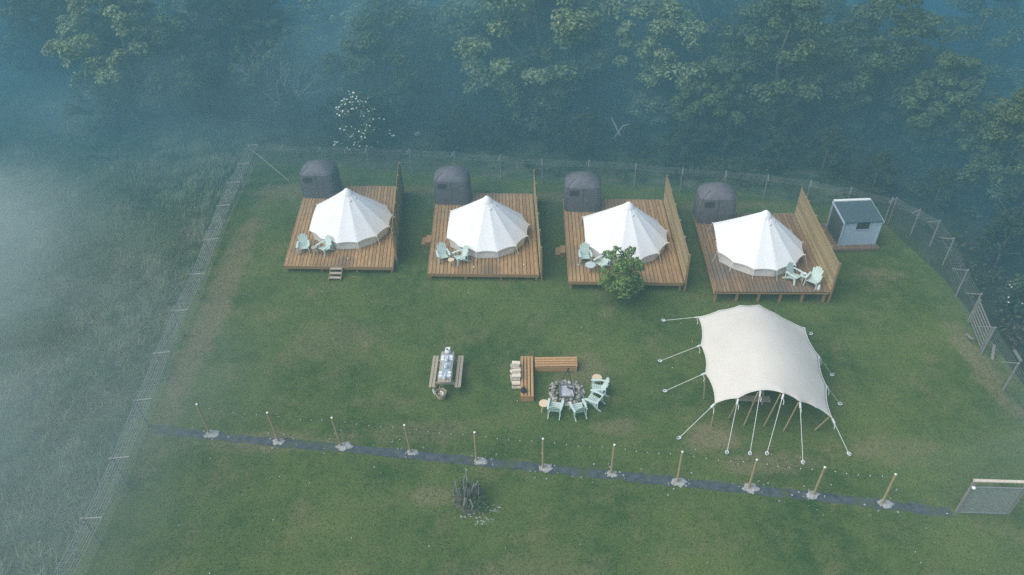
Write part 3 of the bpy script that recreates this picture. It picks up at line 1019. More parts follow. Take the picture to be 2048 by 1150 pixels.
rl = random.Random(11)
lx0, lx1 = G(1024, 750, .2).x, a0.x - .03
ly0, ly1 = G(1030, 776, .1).y, G(1030, 724, .3).y
row = 0
z = .09
while row < 4:
    n = 9 - row * 1
    for k in range(n):
        rr = rl.uniform(.075, .1)
        y = ly0 + (ly1 - ly0) * ((k + .5 + row * .5) / 9.0)
        L_ = rl.uniform(.34, .44)
        mb = MB()
        m_ = 9
        ph = rl.uniform(0, 6)
        pr = [rr * (1 + .14 * math.sin(2 * math.pi * q / m_ * 2 + ph) + rl.uniform(-.06, .06)) for q in range(m_)]
        if rl.random() < .5:                          # split: flatten one side
            pr = [p_ if math.cos(2 * math.pi * q / m_ + ph) < .2 else p_ * .5 for q, p_ in enumerate(pr)]
        vs = []
        for e in (-1, 1):
            for q in range(m_):
                tt = 2 * math.pi * q / m_
                vs.append((e * L_ / 2, pr[q] * math.cos(tt), pr[q] * math.sin(tt)))
        mb.add(vs, [(q, (q + 1) % m_, m_ + (q + 1) % m_, m_ + q) for q in range(m_)], 0)
        mb.add(vs, [tuple(range(m_))[::-1], tuple(range(m_, 2 * m_))], 1)
        o = mb.build('firewood_log', [M['cutwood'] if rl.random() < .45 else M['logbark'], M['cutwood']])
        o.location = ((lx0 + lx1) / 2 + rl.uniform(-.05, .05), y + rl.uniform(-.02, .02), z + .008)
        o.rotation_euler = (rl.uniform(0, 6), rl.uniform(-.06, .06), rl.uniform(-.12, .12))
        tag(o, 'pale split firewood log in the stack against the slatted bench', 'log', 'split logs stacked against the bench')
    row += 1
    z += .15

fc = (G(1098, 780) + G(1168, 780)) / 2
fy0, fy1 = G(1133, 812).y, G(1133, 763).y
fc = Vector((G(1133, 787).x, (fy0 + fy1) / 2, 0))
pan = empty('fire_pan', (fc.x + .02, fc.y + .02, .006), -.06, 'square grey metal fire pan filled with pale ash inside the ring of stones', 'fire pan')
pan.scale = (.80, .94, 1)
mb = MB()
for sx, sy, wx, wy in ((0, -.40, .84, .03), (0, .40, .84, .03), (-.405, 0, .03, .77), (.405, 0, .03, .77)):
    mb.box((sx, sy, .11), (wx, wy, .22))
mb.box((0, 0, .02), (.77, .77, .03))
mb.build('tray', M['steel'], pan)
mb = MB()
N_ = 18
hv = [[.10 + .05 * math.exp(-((i / N_ - .45) ** 2 + (j / N_ - .5) ** 2) * 9) + rl.uniform(-.012, .012) for i in range(N_ + 1)] for j in range(N_ + 1)]
mb.add([((i / N_ - .5) * .76, (j / N_ - .5) * .76, hv[j][i]) for j in range(N_ + 1) for i in range(N_ + 1)],
       [(j * (N_ + 1) + i, j * (N_ + 1) + i + 1, (j + 1) * (N_ + 1) + i + 1, (j + 1) * (N_ + 1) + i) for j in range(N_) for i in range(N_)])
mb.build('ash_bed', M['ash'], pan, smooth=True)
ch = MB().tube([(.05, .2, .17), (.2, .1, .16), (.3, .07, .15)], [.035, .04, .03], 7).build('charred_log', M['iron'])
ch.location = (fc.x, fc.y + .05, .01)
tag(ch, 'short charred black log lying in the ash of the fire pan', 'log')

stone_me = []
for k in range(7):
    rsx = np.random.default_rng(40 + k)
    mb = MB()
    prof = []
    n_ = 9
    vs, fs = [], []
    lv = [(-.95, .35), (-.6, .8), (-.1, 1.0), (.4, .9), (.8, .55), (.98, .2)]
    for z_, r_ in lv:
        for q in range(n_):
            t_ = 2 * math.pi * q / n_
            j = 1 + rsx.normal() * .09
            vs.append((r_ * j * math.cos(t_), r_ * j * math.sin(t_), z_ + rsx.normal() * .05))
    for i in range(len(lv) - 1):
        for q in range(n_):
            fs.append((i * n_ + q, i * n_ + (q + 1) % n_, (i + 1) * n_ + (q + 1) % n_, (i + 1) * n_ + q))
    fs += [tuple(range(n_))[::-1], tuple((len(lv) - 1) * n_ + q for q in range(n_))]
    mb.add(vs, fs)
    o = mb.build('fire_pit_stone', M['stone'])
    stone_me.append(o)
used = set()
SX = (G(1168, 787).x - G(1097, 787).x) / 2
SY = (fy1 - fy0) / 2
cnt = 0
for ring_, (f, n_, zz, sz) in enumerate(((1.06, 33, .05, .07), (.92, 31, .07, .085), (.76, 27, .08, .09), (.62, 20, .09, .09), (.80, 22, .18, .075))):
    for k in range(n_):
        q = 2 * math.pi * (k + .4 * ring_) / n_ + rl.uniform(-.06, .06)
        ff = f * (1 + rl.uniform(-.05, .05))
        x, y = math.cos(q), math.sin(q)
        sq = 1 / max(abs(x), abs(y)) ** .45         # between round and square
        if ff * sq * SX * abs(x) * .9 < .42 and ff * sq * SY * abs(y) * .9 < .47:
            continue
        si = cnt % 7
        src = stone_me[si]
        o = src if si not in used else src.copy()
        if si in used:
            COL.objects.link(o)
        used.add(si)
        s_ = sz * rl.uniform(.55, 1.3)
        o.location = (fc.x + ff * sq * SX * x * .9, fc.y + ff * sq * SY * y * .9, zz)
        o.scale = (s_ * rl.uniform(.85, 1.4), s_ * rl.uniform(.8, 1.1), s_ * rl.uniform(.6, .95))
        o.rotation_euler = (rl.uniform(-.3, .3), rl.uniform(-.3, .3), rl.uniform(0, 6.3))
        tag(o, 'rough grey stone in the ring around the fire pan', 'stone', 'stones ringing the fire pit')
        cnt += 1

tp = empty('fire_tripod', (fc.x + .03, fc.y, .006), 0, 'tall black iron tripod standing over the fire pit', 'tripod')
ap = Vector((.02, .05, 1.5))
f1, f2 = G(1101, 796) - Vector((fc.x, fc.y, 0)), G(1151, 806) - Vector((fc.x, fc.y, 0))
for f in (f1, f2, Vector((.25, .72, 0))):
    MB().tube([f, ap + (ap - f).normalized() * .08], .017, 6).build('leg', M['iron'], tp)
MB().tube([(ap.x + .05 * math.cos(rad(q)), ap.y + .05 * math.sin(rad(q)), ap.z - .01) for q in range(0, 361, 30)], .01, 5).build('ring', M['iron'], tp)
MB().tube([ap, (ap.x, ap.y, .75)], .008, 5).build('chain', M['iron'], tp)


# ------------------------------------------------------------------ stretch tent
def spline(P, n):
    """Catmull-like polyline with slack: each span between fixing points bows a little"""
    return P


TL, TRr, BL, BR = (1397, 634, 2.0), (1609, 656, 1.85), (1430, 807, 1.46), (1664, 836, 1.02)
top = [TL, (1438, 621, 2.35), (1480, 611, 2.65), (1518, 610, 2.65), (1549, 626, 2.4), (1578, 642, 2.1), TRr]
left = [TL, (1402, 690, 1.95), (1411, 746, 1.8), BL]
right = [TRr, (1638, 713, 1.65), (1653, 772, 1.35), BR]
bot = [BL, (1476, 796, 1.95), (1521, 780, 2.3), (1567, 786, 2.25), (1600, 803, 1.9), (1633, 815, 1.5), BR]


def curve(P, n, bow, inward):
    W = [G(a, b, c) for a, b, c in P]
    out = []
    m_ = len(W) - 1
    for k in range(n + 1):
        s_ = k / n * m_
        i = min(int(s_), m_ - 1)
        q = s_ - i
        p = W[i].lerp(W[i + 1], q)
        p = p + inward * bow * 4 * q * (1 - q)
        out.append(p)
    return out


NU, NV = 42, 36
cT = curve(top, NU, .05, Vector((0, -1, .0)))
cB = curve(bot, NU, .07, Vector((0, 1, .1)))
cL = curve(left, NV, .12, Vector((1, 0, .1)))
cR = curve(right, NV, .10, Vector((-1, 0, .1)))
mb = MB()
vs = []
for j in range(NV + 1):
    v = j / NV
    for i in range(NU + 1):
        u = i / NU
        p = cT[i] * (1 - v) + cB[i] * v + cL[j] * (1 - u) + cR[j] * u
        p = p - (cT[0] * (1 - u) * (1 - v) + cT[NU] * u * (1 - v) + cB[0] * (1 - u) * v + cB[NU] * u * v)
        bump_ = 0.34 * math.sin(math.pi * u) * math.sin(math.pi * v)
        bump_ += .07 * (math.exp(-((u - .43) ** 2 + (v - .22) ** 2) * 40) + math.exp(-((u - .5) ** 2 + (v - .72) ** 2) * 40)) * min(1, 6 * min(u, v, 1 - u, 1 - v))
        vs.append(p + Vector((0, 0, bump_)))
gr_ = np.array([tuple(q) for q in vs]).reshape(NV + 1, NU + 1, 3)
for _ in range(400):
    gr_[1:-1, 1:-1] = (gr_[:-2, 1:-1] + gr_[2:, 1:-1] + gr_[1:-1, :-2] + gr_[1:-1, 2:]) / 4
uu, vv = np.meshgrid(np.arange(NU + 1) / NU, np.arange(NV + 1) / NV)
gr_[:, :, 2] += .52 * np.sin(np.pi * uu) ** .8 * np.sin(np.pi * vv) ** .8
vs = [Vector(q) for q in gr_.reshape(-1, 3)]
fs = [(j * (NU + 1) + i, (j + 1) * (NU + 1) + i, (j + 1) * (NU + 1) + i + 1, j * (NU + 1) + i + 1) for j in range(NV) for i in range(NU)]
mb.add(vs, fs)
cen = G(1525, 800, 0)
cen.z = 0
stt = empty('stretch_tent', cen, 0, 'large cream stretch tent canopy guyed out with white ropes on the right of the lawn', 'stretch tent')
mb.v = [tuple(Vector(q) - cen) for q in mb.v]
can = mb.build('canopy', M['stretch'], stt, smooth=True)
so = can.modifiers.new('thick', 'SOLIDIFY')
so.thickness = .012
mb = MB()
for cc in (cT, cB, cL, cR):
    mb.tube([q - cen for q in cc], .016, 5)
mb.build('edge_rope', M['canvas_wall'], can)
ROPES = [((1397, 634, 2.0), (1327, 641)), ((1402, 690, 1.95), (1320, 722)), ((1411, 746, 1.8), (1330, 782)), ((1430, 807, 1.46), (1358, 876)), ((1476, 797, 1.95), (1454, 905)),
         ((1521, 781, 2.3), (1500, 907)), ((1567, 787, 2.25), (1534, 907)), ((1600, 804, 1.9), (1606, 925)), ((1664, 836, 1.02), (1698, 908)), ((1653, 772, 1.35), (1680, 808)),
         ((1638, 713, 1.65), (1664, 750)), ((1609, 656, 1.85), (1622, 668))]
for k, (a_, b_) in enumerate(ROPES):
    p0, p1 = G(*a_) - cen, G(*b_, .05) - cen
    d = (p1 - p0).normalized()
    rp = MB().tube([p0, p1], .012, 6).build('guy_rope', M['rope'], stt)
    if k < 12:
        hz_ = Vector((d.x, d.y, 0)).normalized()
        sd = Vector((-hz_.y, hz_.x, 0))
        MB().tube([p1 + hz_ * .09 * math.cos(rad(q)) + sd * .06 * math.sin(rad(q)) + Vector((0, 0, .02)) for q in range(0, 361, 30)], .024, 6).build('ring', M['strap'], rp)
        MB().tube([p1 + hz_ * .10 + Vector((0, 0, .12)), p1 + hz_ * .05 + Vector((0, 0, -.05))], .025, 7).build('stake', M['steel'], rp)
        e = p0 + d * .14
        MB().bar(p0 + d * .02, p0 + d * .24, .07, .05).tube([e, e + Vector((.05, -.12, -.16)), e + Vector((.02, -.2, -.26))], .014, 5).build('ratchet_strap', M['strap'], rp)
for px0, px1 in (((1411, 748, 1.78), (1408, 797)), ((1431, 808, 1.44), (1422, 852)), ((1476, 799, 1.93), (1457, 838)), ((1516, 784, 2.28), (1488, 850)), ((1561, 788, 2.23), (1528, 852)),
                 ((1597, 805, 1.88), (1567, 862)), ((1658, 834, 1.02), (1630, 860)), ((1480, 613, 2.63), None), ((1518, 612, 2.63), None), ((1608, 658, 1.83), None), ((1638, 714, 1.63), None)):
    p0 = G(*px0)
    p1 = G(*px1, .01) if px1 else Vector((p0.x - .1, p0.y + .05, .01))
    MB().tube([p0 - cen + Vector((0, 0, -.02)), p1 - cen], [.028, .032], 8).build('pole', M['post'], stt)
p = G(1510, 800, .7)
picnic_table(1.5, 'wooden picnic table standing in the shade under the stretch tent', (p.x + .1, p.y + 1.0, .006), rad(84))

# ------------------------------------------------------------------ young tree in front of the third deck
def leaf_cloud(rg, centres, radii, nper, size, squash=1.0, outward=0.6):
    k = len(centres)
    c = np.repeat(centres, nper, 0)
    r = np.repeat(radii, nper)
    d = rg.normal(size=(k * nper, 3))
    d /= np.linalg.norm(d, axis=1)[:, None]
    d[:, 2] = np.where(d[:, 2] < -.3, -d[:, 2], d[:, 2])
    rad_ = r * rg.uniform(.35, 1.0, k * nper) ** .6
    pos = c + d * rad_[:, None] * np.array([1, 1, squash])
    nrm = d * outward + rg.normal(size=d.shape) * .5 + np.array([0, 0, .35])
    nrm /= np.linalg.norm(nrm, axis=1)[:, None]
    t = np.cross(nrm, rg.normal(size=d.shape))
    t /= np.linalg.norm(t, axis=1)[:, None]
    b = np.cross(nrm, t)
    s = rg.uniform(size[0], size[1], k * nper)[:, None]
    out = np.empty((k * nper, 4, 3))
    out[:, 0], out[:, 1], out[:, 2], out[:, 3] = pos - t * s, pos - b * s * .55, pos + t * s, pos + b * s * .55
    return out.reshape(-1, 3)


def limbs(mb, rg, base, height, r0, nlimb, spread, start=.3):
    tr = [base]
    for k in range(1, 6):
        q = k / 5
        tr.append((base[0] + rg.normal() * .05 * height * q * .5, base[1] + rg.normal() * .05 * height * q * .5, base[2] + height * q))
    mb.tube(tr, [r0 * (1 - .82 * k / 5) for k in range(6)], 9)
    for k in range(nlimb):
        q = start + (1 - start) * (k + .5) / nlimb
        i = min(4, int(q * 5))
        p0 = Vector(tr[i]).lerp(Vector(tr[i + 1]), q * 5 - i)
        a_ = k * 2.4 + rg.uniform(-.4, .4)
        L_ = spread * (1.1 - .6 * q) * rg.uniform(.7, 1.1)
        p1 = p0 + Vector((math.cos(a_) * L_ * .5, math.sin(a_) * L_ * .5, L_ * .3))
        p2 = p0 + Vector((math.cos(a_ + .2) * L_, math.sin(a_ + .2) * L_, L_ * .75))
        mb.tube([p0, p1, p2], [r0 * .45 * (1.2 - q), r0 * .28 * (1.2 - q), r0 * .1], 6)


rg = np.random.default_rng(77)
p = G(1236, 600)
yt = empty('young_tree', (p.x, p.y, 0), 0, 'small bright green leafy tree on the lawn in front of the third deck', 'tree')
mb = MB()
limbs(mb, rg, (0, 0, 0), 2.6, .06, 9, 1.0, .2)
mb.build('trunk', M['bark'], yt, smooth=True)
cs, rr_ = [], []
for k in range(46):
    q = rg.uniform(0, 6.283)
    z_ = rg.uniform(.55, 3.0)
    env = 1.22 * math.sin(math.pi * min(.98, max(.04, (z_ - .05) / 3.35))) ** .7
    r_ = env * rg.uniform(.35, .95)
    cs.append((r_ * math.cos(q), r_ * math.sin(q), z_))
    rr_.append(rg.uniform(.2, .42))
np_mesh('crown', leaf_cloud(rg, np.array(cs), np.array(rr_), 95, (.05, .10)), 4, M['leaf_tree'], yt)

# ------------------------------------------------------------------ shed and its platform
A, B, C_ = G(1676, 491, .22), G(1750, 488, .22), G(1658, 452, .22)
sa = math.atan2(B.y - A.y, B.x - A.x)
SW, SD = (B - A).length * .97, 1.75
R2 = Matrix.Rotation(sa, 3, 'Z')
pf = empty('wooden_platform', (A.x, A.y, 0), sa, 'low weathered timber platform around the blue shed', 'platform')
mb = MB()
for k in range(17):
    mb.box((-.95 + (SW + 1.1) * (k + .5) / 17, .93, .195), ((SW + 1.1) / 17 - .02, 2.5, .03))
mb.build('decking', M['deck_grey'], pf)
MB().box(((SW - .8) / 2, -.335, .12), (SW + 1.12, .03, .16)).box((-.97, .93, .12), (.03, 2.5, .16)).box((SW + .16, .93, .12), (.03, 2.5, .16)).build('rim_board', M['deck_grey'], pf)
mb = MB()
for x in (-.9, .5, 1.95):
    for y in (-.25, 2.1):
        mb.box((x, y, .09), (.1, .1, .178))
mb.build('leg', M['deck_grey'], pf)
sh = empty('shed', (A.x, A.y, .212), sa, 'small blue-grey shed with dark roof and white ridge strip, right of the last deck', 'shed')
hF, hB = 1.56, 1.74
nb = 14
for y, hh in ((.02, hF), (SD - .02, hB)):
    mb = MB()
    for k in range(nb):
        mb.box(((k + .5) * SW / nb, y, hh / 2), (SW / nb + .0, .04 - .004 * (k % 2), hh - .002 * (k % 2)))
    mb.build('wall', M['shed'], sh)
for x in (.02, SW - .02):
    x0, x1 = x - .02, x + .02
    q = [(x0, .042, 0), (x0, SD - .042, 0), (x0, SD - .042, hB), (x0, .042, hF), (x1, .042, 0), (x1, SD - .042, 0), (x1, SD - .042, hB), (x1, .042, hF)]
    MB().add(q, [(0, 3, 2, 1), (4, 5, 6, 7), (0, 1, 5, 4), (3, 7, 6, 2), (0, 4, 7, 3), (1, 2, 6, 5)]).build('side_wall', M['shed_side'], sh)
mb = MB()
sl = math.atan2(hB - hF, SD)
rfo = MB().bar((SW / 2, -.10, hF + .03 - .12 * math.tan(sl)), (SW / 2, SD + .04, hB + .03 + .04 * math.tan(sl)), SW + .11, .05).build('roof', M['shed_roof'], sh)
MB().bar((SW / 2 - SW / 2 - .02, SD + .02, hB + .085), (SW + .02, SD + .02, hB + .085), .16, .06).build('ridge_strip', M['whitepaint'], rfo)
for x in (-.07, SW + .07):
    MB().bar((x, -.14, hF - .01 - .12 * math.tan(sl)), (x, SD + .06, hB - .01 + .06 * math.tan(sl)), .03, .11).build('barge_board', M['shed'], rfo)
for x, y, hh in ((-.012, -.012, hF), (SW + .012, -.012, hF), (-.012, SD + .012, hB), (SW + .012, SD + .012, hB)):
    MB().box((x, y, hh / 2), (.075, .075, hh)).build('corner_trim', M['shed'], sh)
wd = MB().box((SW * .52, -.012, hF - .27), (.72, .03, .42)).build('window', M['dark'], sh)
mb = MB()
for x in (-.38, .38):
    mb.box((SW * .52 + x, -.02, hF - .27), (.035, .04, .46))
mb.box((SW * .52, -.022, hF - .50), (.80, .045, .035))
mb.build('frame', M['shed'], wd)

# ------------------------------------------------------------------ line of new posts with string lights
POSTS = [((393, 808), (420, 868)), ((527, 823), (558, 884)), ((660, 835), (683, 893)), ((808, 850), (822, 906)), ((949, 864), (953, 922)), ((1086, 877), (1086, 937)),
         ((1229, 889), (1222, 948)), ((1365, 903), (1354, 965)), ((1514, 919), (1497, 977)), ((1650, 935), (1627, 990)), ((1792, 948), (1763, 1008))]
ORD = ['first', 'second', 'third', 'fourth', 'fifth', 'sixth', 'seventh', 'eighth', 'ninth', 'tenth', 'eleventh']
tops = []
for k, (t_, b_) in enumerate(POSTS):
    p = G(*b_)
    tpx = G(*t_, 1.88)
    o = empty('fence_post', (p.x, p.y, 0), 0, 'tan wooden post in pale rubble along the dark strip, %s from the left' % ORD[k], 'post', 'new posts along the dark strip')
    tipv = Vector((tpx.x - p.x, tpx.y - p.y, 0))
    tipv = tipv.normalized() * min(tipv.length, .08) if tipv.length > 0 else tipv
    tp_ = tipv + Vector((0, 0, 1.86))
    MB().tube([(0, 0, .0), tp_ * .5, tp_], [.048, .045, .043], 10).build('shaft', M['post'], o, smooth=False)
    MB().lathe([(.044, 0), (.046, .012), (.03, .022), (.01, .026)], 12, tp_).build('cap', M['whitepaint'], o)
    tops.append(p + tp_ + Vector((0, 0, .0)))
    rgp = np.random.default_rng(300 + k)
    ft = MB()
    n_ = 16
    vs = []
    R0 = .25 * rgp.uniform(.8, 1.3)
    ox = rgp.uniform(-.05, .18)
    for (f, z_) in ((1, .005), (.75, .05), (.4, .08), (.1, .085)):
        for q in range(n_):
            j = rgp.uniform(.75, 1.25)
            vs.append((ox + R0 * f * j * math.cos(2 * math.pi * q / n_) * 1.1, R0 * f * j * math.sin(2 * math.pi * q / n_) * .8, z_ + rgp.uniform(0, .02)))
    ft.add(vs, [(i * n_ + q, i * n_ + (q + 1) % n_, (i + 1) * n_ + (q + 1) % n_, (i + 1) * n_ + q) for i in range(3) for q in range(n_)] + [tuple(3 * n_ + q for q in range(n_))])
    for q in range(14):
        a_, rr2 = rgp.uniform(0, 6.28), abs(rgp.normal(0, .42)) + .12
        s_ = rgp.uniform(.015, .05)
        ft.lathe([(s_ * .6, 0), (s_, s_ * .5), (s_ * .5, s_)], 6, (ox + rr2 * math.cos(a_) * 1.3, rr2 * math.sin(a_) * .75, .01))
    ft.build('rubble_footing', M['rubble'], o)['kind'] = 'stuff'
for k in range(len(tops) - 1):
    p0, p1 = tops[k], tops[k + 1]
    o = empty('string_light', p0, 0, 'thin string of tiny pale bulbs hanging between the %s and %s posts' % (ORD[k], ORD[k + 1]), 'string light', 'bulb strings between the new posts')
    pts = []
    for q in range(17):
        f = q / 16
        v = (p1 - p0) * f
        v.z -= .16 * 4 * f * (1 - f) + .06
        pts.append(v)
    MB().tube(pts, .005, 4).build('wire', M['iron'], o)
    for q in range(1, 6):
        f = q / 6
        v = (p1 - p0) * f
        v.z -= .16 * 4 * f * (1 - f) + .06
        MB().lathe([(.008, .0), (.010, -.02), (.017, -.03), (.017, -.05), (.006, -.06)][::-1], 8, v).build('bulb', M['bulb'], o)

# gate in the lower right corner
g0, g1 = G(1917, 1026), G(2012, 1029)
ga = math.atan2(g1.y - g0.y, g1.x - g0.x)
GW = (g1 - g0).length
gt = empty('garden_gate', (g0.x, g0.y, 0), ga, 'tall gate with grey mesh panel and pale top beam ending the dark strip', 'gate')
for x in (-.06, GW + .06):
    MB().box((x, .04, .96), (.1, .1, 1.92)).build('post', M['fencepost'], gt)
MB().tube([(-.12, .04, 1.98), (GW / 2, .05, 1.97), (GW + 1.1, .04, 1.98)], [.065, .06, .062], 9).build('top_beam', M['gatebeam'], gt)
pn = empty('gate_panel', (0, 0, 0))
bpy.data.objects.remove(pn)
mb = MB()
for k in range(int(GW / .045)):
    x = .03 + k * .045
    mb.tube([(x, 0, .08), (x, 0, 1.62)], .006, 3, cap=False)
for k in range(int(1.54 / .045)):
    z_ = .09 + k * .045
    mb.tube([(.03, .004, z_), (GW - .03, .004, z_)], .006, 3, cap=False)
pnl = mb.build('mesh_panel', M['galv'], gt)
MB().box((GW / 2, 0, 1.64), (GW, .04, .045)).build('top_rail', M['galv'], pnl)
MB().box((GW / 2, 0, .06), (GW, .04, .045)).build('bottom_rail', M['galv'], pnl)
for x in (0.02, GW * .33, GW - .02):
    MB().box((x, .012, .85), (.03, .03, 1.52)).build('stile', M['fencepost'], pnl)
MB().lathe([(.07, 0), (.065, .05), (.02, .07)], 10, (-.06, -.06, 1.66)).build('latch', M['whitepaint'], gt)


# ------------------------------------------------------------------ perimeter fences
def wire_fence(pts, inside, lab, skip=(), H_=1.7, arm=.72, braces=(), wt=0.65, armmat='fencepost'):
    P = [Vector((p.x, p.y, 0)) for p in pts]
    o = empty('wire_fence', P[0], 0, lab, 'fence', 'wire mesh fences around the lawn')
    w = MB()
    b = P[0]
    for i, p in enumerate(P):
        d = (P[min(i + 1, len(P) - 1)] - P[max(i - 1, 0)]).normalized()
        nin = Vector((-d.y, d.x, 0)) * inside
        jl = rl.uniform(-.04, .04)
        MB().tube([p - b, p - b + Vector((jl, jl, H_ + .05))], [.045, .04], 8).build('post', M['fencepost'], o)
        MB().bar(p - b + Vector((0, 0, H_)) - nin * .08, p - b + Vector((0, 0, H_ + .04)) + nin * arm, .04, .03).build('arm', M[armmat], o)
        MB().tube([p - b + Vector((0, 0, H_ - .75)), p - b + Vector((0, 0, H_ + .02)) + nin * arm * .85], .014, 5).build('brace', M['fencepost'], o)
    for i in range(len(P) - 1):
        if i in skip:
            continue
        p, q = P[i] - b, P[i + 1] - b
        d = (q - p)
        L_ = d.length
        d.normalize()
        nin = Vector((-d.y, d.x, 0)) * inside
        for k in range(13):
            z_ = .08 + (H_ - .1) * k / 12
            sag = Vector((0, 0, -rl.uniform(0, .02)))
            w.tube([p + Vector((0, 0, z_)), (p + q) / 2 + Vector((0, 0, z_)) + sag, q + Vector((0, 0, z_))], .0026 * wt, 3, cap=False)
        n_ = int(L_ / .16)
        for k in range(n_):
            c_ = p + d * (k + .5) * L_ / n_
            w.tube([c_ + Vector((0, 0, .05)), c_ + Vector((0, 0, H_))], .0024 * wt, 3, cap=False)
        for k in range(7):
            f = arm * (k + .3) / 6.6
            m_ = (p + q) / 2
            v_ = Vector((0, 0, H_ + .03)) + nin * f
            w.tube([p + v_, m_ + v_ + Vector((0, 0, -rl.uniform(.02, .07))), q + v_], .0048 * wt, 3, cap=False)
        for k in range(n_ // 2):
            c_ = p + d * (k + .5) * L_ / (n_ // 2)
            w.tube([c_ + Vector((0, 0, H_ + .01)), c_ + Vector((0, 0, H_ - .02)) + nin * arm * .95], .0024 * wt, 3, cap=False)
    for (i, dx, dy) in braces:
        MB().tube([P[i] - b + Vector((0, 0, 1.4)), P[i] - b + Vector((dx, dy, .02))], .04, 7).build('corner_strut', M['fencepost'], o)
    w.build('wire_mesh', M['galv'], o)
    return o


LT = [(96, 1168), (166, 1037), (222, 917), (270, 801), (309, 707), (346, 622), (382, 549), (409, 480), (435, 412), (457, 366), (477, 328), (494, 291)]
LP = [G(x, y, 1.7) for x, y in LT]
LP = [Vector((LP[0].x + .05, LP[0].y - 3.4, 0))] + LP
wire_fence(LP, -1, 'wire mesh fence with inward arms running up the left side of the lawn', wt=1.5, armmat='palebark')
BT = [(494, 291), (565, 292), (642, 295), (733, 297), (818, 299), (907, 305), (1000, 312), (1085, 319), (1178, 322), (1273, 328), (1366, 337), (1452, 343), (1537, 351), (1623, 362), (1703, 377), (1785, 397)]
BP = [G(x, y, 1.7) for x, y in BT]
BP[0] = BP[0] + Vector((.22, 0, 0))
wire_fence(BP, -1, 'wire mesh fence along the edge of the wood behind the shower tents', braces=[(0, 2.6, -1.9)])
RT = [(1785, 397), (1840, 420), (1880, 442), (1908, 478), (1935, 541), (1962, 589), (1990, 655), (2037, 727), (2085, 815), (2140, 930)]
RPn = [G(x, y, 1.7) for x, y in RT]
RPn[0] = RPn[0] + Vector((.25, 0, 0))
wire_fence(RPn[:6], -1, 'wire mesh fence from the back corner down to the barred gate on the right')
wire_fence(RPn[6:], -1, 'wire mesh fence below the barred gate at the right edge')
pa, pb = RPn[5], RPn[6]
d = (pb - pa)
d.z = 0
L_ = d.length - .3
fg = empty('barred_gate', (pa.x + d.x / d.length * .15, pa.y + d.y / d.length * .15, 0), math.atan2(d.y, d.x), 'grey barred field gate set in the right-hand wire fence', 'gate')
for k in range(7):
    MB().box((L_ / 2, 0, .2 + k * .2), (L_ - .1, .035, .06)).build('rail', M['fencepost'], fg)
for x in (.02, L_ - .02):
    MB().box((x, 0, .78), (.07, .06, 1.5)).build('stile', M['fencepost'], fg)
for px0, px1, lab in (((1984, 720), (1988, 690), 'short grey timber stake leaning inside the right fence below the barred gate'), ((1932, 668), (1945, 678), 'grey plank lying in the grass by the barred gate'),
                      ((2028, 700), (2042, 722), 'grey plank lying in the brown scrub outside the right fence')):
    p0, p1 = G(*px0, .06), G(*px1, .25)
    o = MB().bar(Vector((0, 0, 0)), p1 - p0, .12, .08).build('timber_plank', M['fencepost'])
    o.location = p0
    tag(o, lab, 'plank', 'loose grey timber by the right fence')

# ------------------------------------------------------------------ coppiced stump in the foreground
p = G(938, 1000)
sp_ = empty('tree_stump', (p.x, p.y, 0), 0, 'dark coppiced stump with grey upright dead stems in the foreground grass', 'stump')
rg = np.random.default_rng(21)
mb = MB()
vs = []
n_ = 18
lv = ((.62, .0), (.55, .18), (.42, .34), (.25, .42), (.05, .44))
for f, z_ in lv:
    for q in range(n_):
        j = rg.uniform(.8, 1.2)
        vs.append((f * j * math.cos(2 * math.pi * q / n_), f * j * math.sin(2 * math.pi * q / n_), z_ + rg.uniform(-.03, .05)))
mb.add(vs, [(i * n_ + q, i * n_ + (q + 1) % n_, (i + 1) * n_ + (q + 1) % n_, (i + 1) * n_ + q) for i in range(4) for q in range(n_)] + [tuple(4 * n_ + q for q in range(n_))])
mb.build('base', M['bark'], sp_)
for k in range(34):
    a_, r_ = rg.uniform(0, 6.28), rg.uniform(.05, .52)
    hh = rg.uniform(.45, 1.25)
    x, y = r_ * math.cos(a_), r_ * math.sin(a_)
    s_ = rg.uniform(.015, .05)
    MB().tube([(x, y, .1), (x * 1.25 + rg.normal() * .04, y * 1.25, .1 + hh * .5), (x * 1.3 + rg.normal() * .07, y * 1.25, .1 + hh)], [s_, s_ * .85, s_ * .5], 6).build('stem', M['fencepost'] if k % 3 else M['palebark'], sp_)
cs = np.array([(rg.uniform(-.6, .6), rg.uniform(-.55, .5), rg.uniform(.05, .5)) for k in range(26)])
np_mesh('foliage', leaf_cloud(rg, cs, np.full(26, .30), 50, (.03, .06)), 4, M['leaf'], sp_)
rgc = np.random.default_rng(9)
mb = MB()
for q in range(90):
    t_ = rgc.choice(3)
    c = [(935, 1032), (985, 1018), (960, 1040)][t_]
    w_ = G(c[0] + rgc.normal() * 12, c[1] + rgc.normal() * 5)
    s_ = rgc.uniform(.010, .032)
    mb.lathe([(s_ * 1.3, 0.004), (s_, s_ * .4), (s_ * .4, s_ * .6)], 6, w_)
tag(mb.build('wood_chips', M['rubble']), 'scatter of pale chips on the grass in front of the stump', 'chips', kind='stuff')
mb = MB()
for q in range(90):
    x, y = rgc.uniform(-15, 20), rgc.uniform(14, 33)
    s_ = rgc.uniform(.006, .018)
    mb.lathe([(s_, .03), (s_ * 1.2, .045), (s_ * .3, .055)], 6, (x, y, .02))
tag(mb.build('daisies', M['blossom']), 'tiny white flower heads scattered over the lawn', 'flowers', kind='stuff')


